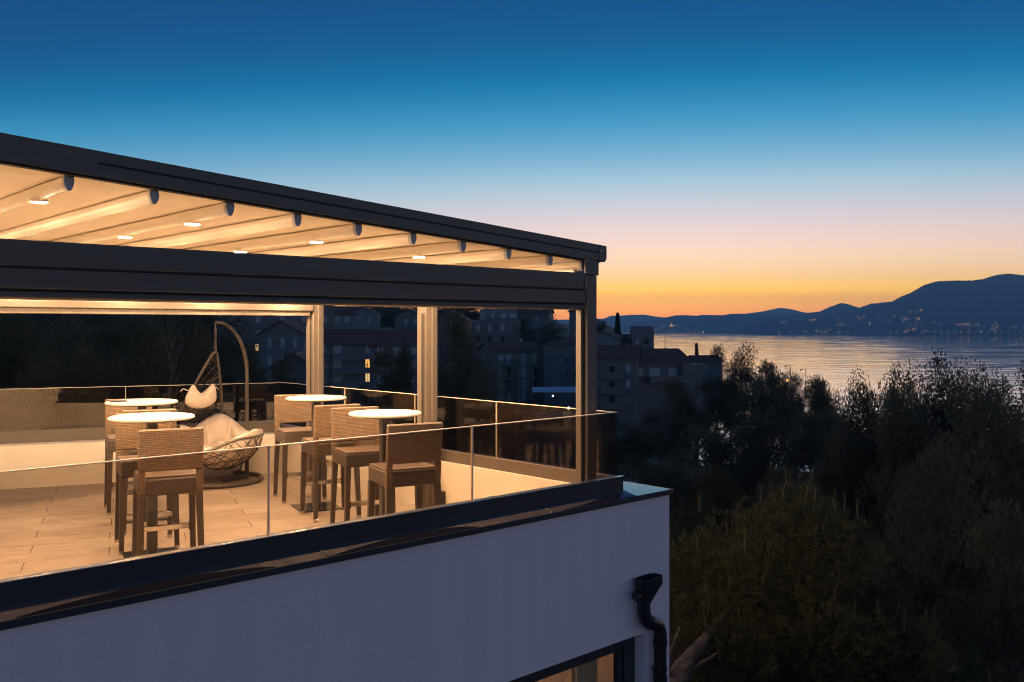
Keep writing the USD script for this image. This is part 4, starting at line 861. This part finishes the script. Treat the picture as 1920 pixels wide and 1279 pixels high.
def building(name, label, u, d, yaw, w, dp, zb, nst, wall, roof='gable', wins=(), balc=(), pitch=22, cat='house', ridge='x', chim=None, frames=()):
    p = P(u, d, zb); r_ = ray(u); a = math.atan2(r_[1], r_[0])-PI/2+math.radians(yaw)
    t = thing(name, label, cat, p, a); H = nst*ST; hx, hy = w/2, dp/2
    q = MB(); tp = math.tan(math.radians(pitch))
    if roof == 'gable':
        if ridge == 'x': q.add(mf.Manifold.hull_points(np.array([(x, y, z) for x in (-hx, hx) for y, z in ((-hy, -8), (hy, -8), (-hy, H), (hy, H), (0, H+hy*tp))])))
        else: q.add(mf.Manifold.hull_points(np.array([(x, y, z) for y in (-hy, hy) for x, z in ((-hx, -8), (hx, -8), (-hx, H), (hx, H), (0, H+hx*tp))])))
    else: q.box((-hx, -hy, -8), (hx, hy, H+(.9 if roof == 'flat' else 0)))
    part('wall', q, M[wall], t)
    o = .45; th = .18; rq = MB()
    if roof == 'gable':
        half = hy if ridge == 'x' else hx; lng = hx if ridge == 'x' else hy
        for s in (-1, 1):
            pts = [(l_, s*c, z) for l_ in (-lng-o, lng+o) for c, z in ((.001, H+half*tp+.03), (.001, H+half*tp+th), (half+o, H-o*tp+.03), (half+o, H-o*tp+th))]
            if ridge != 'x': pts = [(b, a_, c) for a_, b, c in pts]
            rq.add(mf.Manifold.hull_points(np.array(pts)))
        rf = part('roof', rq, M['roof'], t)
    elif roof == 'hip':
        rl = max(hx-hy, .3); rq.add(mf.Manifold.hull_points(np.array([(-hx-o, -hy-o, H), (hx+o, -hy-o, H), (-hx-o, hy+o, H), (hx+o, hy+o, H), (-rl, 0, H+hy*tp), (rl, 0, H+hy*tp), (-hx-o, -hy-o, H+.15), (hx+o, hy+o, H+.15)]))); rf = part('roof', rq, M['roof'], t)
    else: rf = part('roof', MB().box((-hx+.2, -hy+.2, H+.902), (hx-.2, hy-.2, H+.95)), M['slab'], t)
    if roof in ('gable', 'hip') and nst > .9:
        ax_ = -.55*hx; az_ = H+hy*tp*.8
        part('antenna', MB().tube([[ax_, 0, H], [ax_, 0, az_+2.2]], .035, 5).tube([[ax_-.7, 0, az_+1.9], [ax_+.7, 0, az_+1.9]], .025, 4).tube([[ax_-.45, .0, az_+1.5], [ax_+.45, 0, az_+1.5]], .025, 4), M['rail'], rf)
    if chim: part('chimney', MB().box((chim[0]-.3, chim[1]-.3, H), (chim[0]+.3, chim[1]+.3, H+chim[2]), .04), M['slab'], rf)
    def face(f, q, proud=0):     # local face coordinates: x along the face, y outwards negative
        m_ = {'f': 0, 'r': PI/2, 'l': -PI/2}[f]; off = {'f': hy, 'r': hx, 'l': hx}[f]
        return q.move(rotz(m_), rotz(m_)@np.array([0, -off, 0]))
    for f, x, s, ww, wh, kind in wins:
        z = s*ST+(.05 if wh > 1.9 else .95)
        fr_ = MB(); b = .09
        fr_.box((x-ww/2-b, -.05, z-b), (x-ww/2, -.002, z+wh+b)).box((x+ww/2, -.05, z-b), (x+ww/2+b, -.002, z+wh+b)).box((x-ww/2, -.05, z+wh), (x+ww/2, -.002, z+wh+b)).box((x-ww/2, -.07, z-b), (x+ww/2, -.002, z))
        wn = part('window', face(f, fr_), M['slab'], t, label='lit window' if kind.startswith('lit') else None)
        part('shutter' if kind == 'shutter' else 'pane', face(f, MB().box((x-ww/2, -.022, z), (x+ww/2, -.006, z+wh))), M[{'shutter': 'shutter', 'dark': 'darkpane', 'lit': 'lit', 'lit2': 'lit2'}[kind]], wn)
        if kind.startswith('lit'): part('glazing_bar', face(f, MB().box((x-.22*ww-.03, -.034, z), (x-.22*ww+.03, -.023, z+wh))), M['rail'], wn)
    for f, x0, x1, s, dep, kind in balc:
        z = s*ST
        bl_ = part('balcony', face(f, MB().box((x0, -dep, z-.2), (x1, -.001, z))), M['slab'], t)
        if kind == 'solid': part('balcony_front', face(f, MB().box((x0, -dep, z+.002), (x1, -dep+.12, z+1.0)).box((x0, -dep+.121, z+.002), (x0+.1, -.002, z+1.0)).box((x1-.1, -dep+.121, z+.002), (x1, -.002, z+1.0))), M[wall], bl_)
        else:
            q = MB().box((x0, -dep, z+.95), (x1, -dep+.05, z+1.02))
            for xx in np.arange(x0, x1, .16): q.box((xx, -dep+.01, z+.002), (xx+.035, -dep+.04, z+.949))
            part('balcony_rail', face(f, q), M['rail'], bl_)
    for f, x, dep, z1 in frames: part('balcony_column', face(f, MB().box((x-.14, -dep-.02, -8), (x+.14, -dep+.24, z1))), M['slab'], t)
    return t
def zat(v, d): return EYE[2]+(HOR-v)/FPX*d
# the balcony block with four storeys
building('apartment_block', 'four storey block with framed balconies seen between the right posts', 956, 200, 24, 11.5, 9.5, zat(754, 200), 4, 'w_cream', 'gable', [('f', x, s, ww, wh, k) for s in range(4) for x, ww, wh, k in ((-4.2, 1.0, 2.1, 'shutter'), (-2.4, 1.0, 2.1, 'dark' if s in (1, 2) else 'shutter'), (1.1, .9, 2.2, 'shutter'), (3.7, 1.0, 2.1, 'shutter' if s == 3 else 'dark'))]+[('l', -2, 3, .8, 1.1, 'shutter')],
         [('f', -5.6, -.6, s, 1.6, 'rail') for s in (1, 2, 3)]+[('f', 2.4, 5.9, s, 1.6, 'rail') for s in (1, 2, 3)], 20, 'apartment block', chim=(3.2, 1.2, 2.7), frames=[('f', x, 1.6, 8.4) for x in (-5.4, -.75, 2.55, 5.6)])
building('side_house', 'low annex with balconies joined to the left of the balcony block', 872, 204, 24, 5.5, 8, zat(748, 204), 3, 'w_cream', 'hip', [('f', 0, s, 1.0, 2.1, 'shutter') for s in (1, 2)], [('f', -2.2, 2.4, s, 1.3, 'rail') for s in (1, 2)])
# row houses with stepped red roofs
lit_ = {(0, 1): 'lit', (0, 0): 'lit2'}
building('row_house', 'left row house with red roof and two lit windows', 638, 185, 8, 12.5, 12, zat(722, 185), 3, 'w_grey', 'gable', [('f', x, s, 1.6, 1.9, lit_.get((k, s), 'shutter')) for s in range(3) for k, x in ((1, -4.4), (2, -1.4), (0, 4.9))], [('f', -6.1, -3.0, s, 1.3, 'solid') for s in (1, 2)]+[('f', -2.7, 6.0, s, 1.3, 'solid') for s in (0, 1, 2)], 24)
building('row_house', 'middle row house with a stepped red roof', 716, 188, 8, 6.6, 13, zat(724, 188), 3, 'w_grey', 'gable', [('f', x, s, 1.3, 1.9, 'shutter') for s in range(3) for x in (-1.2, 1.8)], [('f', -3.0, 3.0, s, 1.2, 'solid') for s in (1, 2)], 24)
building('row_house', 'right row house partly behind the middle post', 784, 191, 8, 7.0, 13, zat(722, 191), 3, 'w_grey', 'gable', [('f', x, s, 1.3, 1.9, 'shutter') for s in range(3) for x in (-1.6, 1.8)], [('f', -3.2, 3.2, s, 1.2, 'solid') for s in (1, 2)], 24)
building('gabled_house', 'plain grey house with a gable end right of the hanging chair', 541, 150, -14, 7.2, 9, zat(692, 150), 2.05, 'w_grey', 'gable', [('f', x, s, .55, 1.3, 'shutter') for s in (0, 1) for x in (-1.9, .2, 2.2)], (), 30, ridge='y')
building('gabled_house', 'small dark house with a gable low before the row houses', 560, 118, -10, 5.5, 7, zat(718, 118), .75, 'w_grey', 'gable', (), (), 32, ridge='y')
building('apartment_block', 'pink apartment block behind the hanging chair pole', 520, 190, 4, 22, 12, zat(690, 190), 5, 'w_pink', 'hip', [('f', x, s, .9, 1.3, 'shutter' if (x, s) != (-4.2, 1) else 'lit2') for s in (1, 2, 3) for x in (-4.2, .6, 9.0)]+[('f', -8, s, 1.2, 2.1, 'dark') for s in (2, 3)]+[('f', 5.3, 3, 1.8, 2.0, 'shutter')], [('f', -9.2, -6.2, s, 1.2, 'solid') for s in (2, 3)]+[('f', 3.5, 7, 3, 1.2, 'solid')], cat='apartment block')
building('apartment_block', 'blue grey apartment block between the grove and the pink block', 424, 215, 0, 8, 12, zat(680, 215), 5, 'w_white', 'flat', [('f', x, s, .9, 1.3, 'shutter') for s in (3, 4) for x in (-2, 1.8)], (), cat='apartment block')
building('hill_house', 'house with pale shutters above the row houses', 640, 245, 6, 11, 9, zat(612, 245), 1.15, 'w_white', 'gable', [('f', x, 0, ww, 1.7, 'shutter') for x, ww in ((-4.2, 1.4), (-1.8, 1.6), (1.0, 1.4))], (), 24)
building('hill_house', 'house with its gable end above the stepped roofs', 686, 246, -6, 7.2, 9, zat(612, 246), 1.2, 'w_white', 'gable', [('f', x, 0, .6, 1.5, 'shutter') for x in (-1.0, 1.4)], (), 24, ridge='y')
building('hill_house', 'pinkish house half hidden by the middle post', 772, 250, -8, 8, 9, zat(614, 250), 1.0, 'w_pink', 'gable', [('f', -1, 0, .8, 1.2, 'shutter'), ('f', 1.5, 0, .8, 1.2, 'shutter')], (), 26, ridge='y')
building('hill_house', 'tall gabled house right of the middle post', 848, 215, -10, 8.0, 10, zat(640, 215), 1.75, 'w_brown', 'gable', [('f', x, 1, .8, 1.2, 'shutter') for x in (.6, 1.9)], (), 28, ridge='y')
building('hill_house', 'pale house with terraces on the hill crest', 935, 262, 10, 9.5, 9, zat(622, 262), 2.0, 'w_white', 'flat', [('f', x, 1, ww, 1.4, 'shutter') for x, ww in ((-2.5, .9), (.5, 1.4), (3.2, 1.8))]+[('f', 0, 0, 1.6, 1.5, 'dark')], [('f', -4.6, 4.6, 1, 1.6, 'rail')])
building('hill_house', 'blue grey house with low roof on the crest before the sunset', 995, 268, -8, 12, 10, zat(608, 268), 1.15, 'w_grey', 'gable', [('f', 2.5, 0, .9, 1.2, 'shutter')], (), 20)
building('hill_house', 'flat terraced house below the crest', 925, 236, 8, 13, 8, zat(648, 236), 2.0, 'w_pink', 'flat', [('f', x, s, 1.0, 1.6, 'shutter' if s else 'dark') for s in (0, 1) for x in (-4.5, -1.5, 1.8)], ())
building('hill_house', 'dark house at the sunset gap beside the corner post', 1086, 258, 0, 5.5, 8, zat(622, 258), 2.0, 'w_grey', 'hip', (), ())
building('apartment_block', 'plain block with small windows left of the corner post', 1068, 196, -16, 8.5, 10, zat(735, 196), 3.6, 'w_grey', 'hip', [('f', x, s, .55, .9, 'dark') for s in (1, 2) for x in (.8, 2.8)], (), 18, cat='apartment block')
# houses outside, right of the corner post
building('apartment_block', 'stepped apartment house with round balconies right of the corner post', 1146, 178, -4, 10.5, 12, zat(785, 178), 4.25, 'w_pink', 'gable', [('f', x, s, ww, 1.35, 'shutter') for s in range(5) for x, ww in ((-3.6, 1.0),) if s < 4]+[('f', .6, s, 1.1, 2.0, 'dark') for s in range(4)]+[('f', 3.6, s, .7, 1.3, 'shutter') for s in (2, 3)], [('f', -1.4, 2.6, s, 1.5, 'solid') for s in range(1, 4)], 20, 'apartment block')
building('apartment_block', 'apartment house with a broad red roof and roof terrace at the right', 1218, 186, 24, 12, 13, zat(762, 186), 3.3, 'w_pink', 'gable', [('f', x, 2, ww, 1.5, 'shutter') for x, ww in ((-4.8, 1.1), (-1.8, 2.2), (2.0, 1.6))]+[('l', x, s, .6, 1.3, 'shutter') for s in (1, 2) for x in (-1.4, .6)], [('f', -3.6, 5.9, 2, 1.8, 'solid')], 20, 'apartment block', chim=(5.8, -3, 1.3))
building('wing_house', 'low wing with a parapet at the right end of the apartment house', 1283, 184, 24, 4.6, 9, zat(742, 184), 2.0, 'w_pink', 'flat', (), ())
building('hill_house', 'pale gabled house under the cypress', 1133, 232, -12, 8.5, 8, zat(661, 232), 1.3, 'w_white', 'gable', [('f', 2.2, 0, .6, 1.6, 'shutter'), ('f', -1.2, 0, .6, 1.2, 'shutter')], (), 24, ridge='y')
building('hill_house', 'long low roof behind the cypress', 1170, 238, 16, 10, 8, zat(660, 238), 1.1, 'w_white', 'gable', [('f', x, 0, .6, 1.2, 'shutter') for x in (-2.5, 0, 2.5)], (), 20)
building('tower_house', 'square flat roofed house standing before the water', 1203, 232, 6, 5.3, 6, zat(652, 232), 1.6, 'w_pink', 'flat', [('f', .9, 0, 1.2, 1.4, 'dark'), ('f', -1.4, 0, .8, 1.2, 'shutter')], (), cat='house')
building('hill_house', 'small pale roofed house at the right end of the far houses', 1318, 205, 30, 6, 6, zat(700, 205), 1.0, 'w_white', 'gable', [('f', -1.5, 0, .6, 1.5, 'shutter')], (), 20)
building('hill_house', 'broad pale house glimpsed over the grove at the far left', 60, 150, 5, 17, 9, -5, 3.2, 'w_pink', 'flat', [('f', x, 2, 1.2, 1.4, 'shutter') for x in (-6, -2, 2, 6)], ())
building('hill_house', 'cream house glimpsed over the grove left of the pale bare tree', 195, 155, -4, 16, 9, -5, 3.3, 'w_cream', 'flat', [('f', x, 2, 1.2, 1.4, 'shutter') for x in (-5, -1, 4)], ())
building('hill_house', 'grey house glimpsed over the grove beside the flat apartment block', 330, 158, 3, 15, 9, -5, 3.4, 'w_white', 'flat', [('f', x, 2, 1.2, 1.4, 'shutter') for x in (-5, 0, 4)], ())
# canopy of an outdoor restaurant with lamps
p = P(1046, 150, zat(756, 150)); cn = thing('canopy', 'pale blue canopy with a lit lamp below the balcony block', 'canopy', p, math.radians(-42))
part('roof_sheet', MB().add(mf.Manifold.hull_points(np.array([(-4.2, -2, 1.9), (4.2, -2, 1.9), (-4.2, 2, 2.5), (4.2, 2, 2.5), (-4.2, -2, 2.0), (4.2, 2, 2.6)]))), plain('pale_canopy_sheet', (.30, .38, .42), .5), cn)
for x in (-3.8, 0, 3.8): part('pole', MB().tube([[x, -1.8, -3.5], [x, -1.8, 1.95]], .06, 6), M['rail'], cn)
part('lamp', MB().add(trimesh.creation.icosphere(1, .16).apply_translation([-.9, -1.5, 1.3])), M['lampwhite'], cn)
part('counter', MB().box((-3.5, -2.2, -2.4), (3.5, -1.9, -1.3), .05), M['w_white'], cn)
def street_lamp(u, d, v0, v1, lab, m='lampwhite', r=.22):
    z0, z1 = zat(v0, d), zat(v1, d); t = thing('street_lamp', lab, 'street lamp', P(u, d, z0), 0)
    part('post', MB().tube([[0, 0, -2], [0, 0, z1-z0]], [.09, .06], 6), M['rail'], t); part('arm', MB().tube([[0, 0, z1-z0], [-.35, .3, z1-z0+.1], [-.7, .6, z1-z0]], .05, 6), M['rail'], t)
    part('lamp', MB().add(trimesh.creation.icosphere(1, r).apply_translation([-.75, .64, z1-z0-.1])), M[m], t)
street_lamp(1078, 140, 790, 764, 'bright low lamp beside the corner post screen', 'lampwhite', .2)
street_lamp(1482, 172, 735, 686, 'grey street lamp post against the water', 'slab', .18)
street_lamp(1487, 150, 740, 712, 'amber street lamp glowing between the trees', 'lampamber', .26)
street_lamp(1511, 175, 730, 693, 'dark street lamp post by the water', 'slab', .18)
street_lamp(1226, 236, 650, 622, 'white lamp at the corner of the square house', 'lampwhite', .12)
p = P(1247, 225, zat(640, 225)); ms = thing('mast', 'thin antenna mast on the far roofs', 'mast', p); part('pole', MB().tube([[0, 0, -6], [0, 0, zat(630, 225)-p[2]]], .06, 6), M['rail'], ms); part('rung', MB().tube([[-.3, 0, .9], [.3, 0, .9]], .03, 4), M['rail'], ms)
# paved path and low wall beyond the house corner
q = MB()
for k in range(7):
    p = P(1178+k*9, 64-k*1.5, 0); p[2] = float(ground(p[0], p[1]))
    q.box((-1.6, -.5, 0), (1.6, .5, 1.9+.1*k), .03, rz=.5, at=p)
M['stonewall'] = plain('pale_stone_wall', (.36, .35, .33), .85, bump=(6, .5, .05), vary=(2, (.25, .24, .23)))
tag(part('stepped_wall', q, M['stonewall'], '/World'), 'pale stepped stone wall between the trees behind the glass corner', 'wall')

# ------------------------------------------------------------------ lights and buildings of the far shore
rg = np.random.default_rng(17)
pts = [(1383, 608.6), (1466, 605), (1473, 604), (1497, 600.5), (1480, 599.5), (1519, 601), (1525, 600.8), (1528, 600.6), (1571, 598.8), (1598, 598.6), (1608, 596), (1612, 600.5), (1619, 594.5), (1646, 595.6), (1570, 609.8), (1575, 609.7), (1580, 609.8), (1663, 602.4), (1669, 603), (1705, 586), (1717, 585), (1726, 583), (1750, 580.5), (1676, 594), (1690, 596.5),
       (1692, 603.3), (1722, 600.2), (1716, 606.5), (1704, 610), (1728, 611), (1735, 603), (1750, 605.5), (1761, 607.5), (1702, 620), (1715, 616.5), (1711, 619), (1698, 622), (1734, 621.6), (1744, 622.5), (1752, 622.3), (1793, 609), (1797, 608.8), (1801, 609), (1805, 609), (1809, 608.6), (1813, 609.6), (1816, 608), (1826, 611), (1833, 609.4), (1817, 614.8), (1866, 606.3), (1868, 613.5), (1860, 612), (1857, 619), (1863, 618.6), (1894, 614.8), (1903, 615.2), (1918, 615.6), (1871, 616), (1844, 612),
       (1531, 621.8), (1530, 621), (1507, 622.8), (1460, 622.8), (1483, 623.5), (1514, 623.8), (1539, 623.7), (1547, 623.5), (1555, 619.6), (1572, 624), (1589, 624), (1604, 624), (1658, 624.4), (1669, 625), (1681, 624), (1695, 623.8), (1728, 624.6), (1764, 624.6), (1777, 624.8), (1788, 624.4), (1801, 623.6), (1814, 624), (1826, 624.2), (1838, 623), (1850, 624.8), (1865, 624.4), (1876, 625), (1889, 624.2), (1901, 624.4), (1913, 624.8),
       (1241, 613.5), (1246, 611), (1263, 611), (1267, 610.8), (1274, 611.2), (1230, 618.4), (1236, 617), (1228, 620), (1290, 622.6), (1303, 622.8), (1310, 622.8), (1317, 623), (1319, 623.2), (1250, 622.6), (1256, 622), (1265, 621.6), (1420, 608.6), (1461, 624.2)]
amber = None; white = None
ico = trimesh.creation.icosphere(1, 1.0)
for k, (u, v) in enumerate(pts):
    h = onhill(u, v)
    if h is None: continue
    d = (h-EYE)@F; h = h+np.array([0, 0, 2.0])-F*6; am = rg.random() < .68; r = (.9+.45*rg.random()**2)*d/4500
    lab, grp = ('tiny amber light of the town on the far shore', 'amber lights of the far shore') if am else ('tiny white light of the town on the far shore', 'white lights of the far shore')
    t = thing('far_lamp', lab, 'lamp', h, 0, grp, scale=r*1.2)
    src = amber if am else white
    if src is None:
        part('lamp', (ico.vertices, ico.faces), M['farwarm' if am else 'farwhite'], t); part('post', MB().tube([[0, 0, -8], [0, 0, -1]], .15, 5), M['rail'], t)
        if am: amber = t
        else: white = t
    else: t.GetReferences().AddInternalReference(src.GetPath()); t.SetInstanceable(True)
def far_house(u, v, w, hgt, lab, lit=False):
    h = onhill(u, v+hgt/2)
    if h is None: return
    d = (h-EYE)@F; W, H_ = w*d/FPX, hgt*d/FPX; r_ = ray(u); t = thing('far_building', lab, 'building', h-F*8, math.atan2(r_[1], r_[0])-PI/2)
    part('wall', MB().box((-W/2, -5, -20), (W/2, 5, H_)), M['slab'], t)
    part('roof', MB().add(mf.Manifold.hull_points(np.array([(x, y, z) for x in (-W/2-.5, W/2+.5) for y, z in ((-5.6, H_+.02), (5.6, H_+.02), (0, H_+2.2))]))), M['roof'], t)
    for k in range(3): part('window', MB().box((-W/2+W*(k+.3)/3, -5.2, H_*.35), (-W/2+W*(k+.65)/3, -5.001, H_*.75)), M['lit' if lit and k < 2 else 'darkpane'], t)
far_house(1603, 607.5, 3.4, 7, 'pale narrow apartment tower on the far shore, left one'); far_house(1630, 607, 4.2, 7.5, 'pale apartment tower on the far shore with lit windows', True); far_house(1497, 598.6, 17, 2, 'long pale hall among the trees of the far hill'); far_house(1700, 598, 14, 4.5, 'cluster of pale houses on the mountain slope', True); far_house(1593, 608, 7, 4, 'low pale house beside the far towers'); far_house(1642, 609, 8, 4, 'broad pale house right of the far towers'); far_house(1722, 597, 10, 4, 'pale house right of the lit slope cluster', True); far_house(1840, 613, 12, 4, 'pale house low on the mountain foot')
h = onhill(1258.5, 612)
ch = thing('church', 'floodlit church tower on the far left shore', 'church', h-F*8)
d = (h-EYE)@F; s = d/FPX
M['floodlit'] = emit('floodlit_stone', (1.0, .45, .14), .9)  # the stone itself glows in place of floodlights
part('nave', MB().box((-2.6*s, -6, -8), (2.8*s, 6, 2.2*s)), M['floodlit'], ch); part('tower', MB().box((-.7*s, -3, 0), (.7*s, 3, 4.6*s)).add(mf.Manifold.hull_points(np.array([(-.8*s, -3.2, 4.61*s), (.8*s, -3.2, 4.61*s), (-.8*s, 3.2, 4.61*s), (.8*s, 3.2, 4.61*s), (0, 0, 6.6*s)]))), M['floodlit'], ch)

# ------------------------------------------------------------------ evening haze between the terrace and the mountains
hz = mat('evening_haze', {'v': ('principled_volume', {'color': (.33, .67, 1.0), 'density': HAZE, 'anisotropy': 0.0})}, surface=None, volume='v.volume')
q = MB().box((-12600, -12600, SEA-9), (12600, 12600, 420), rz=math.atan2(F[1], F[0])-PI/2, at=(EYE[0], EYE[1], 0))
tag(part('haze', q, hz, '/World'), 'thin blue evening haze over the bay', 'haze', kind='stuff')
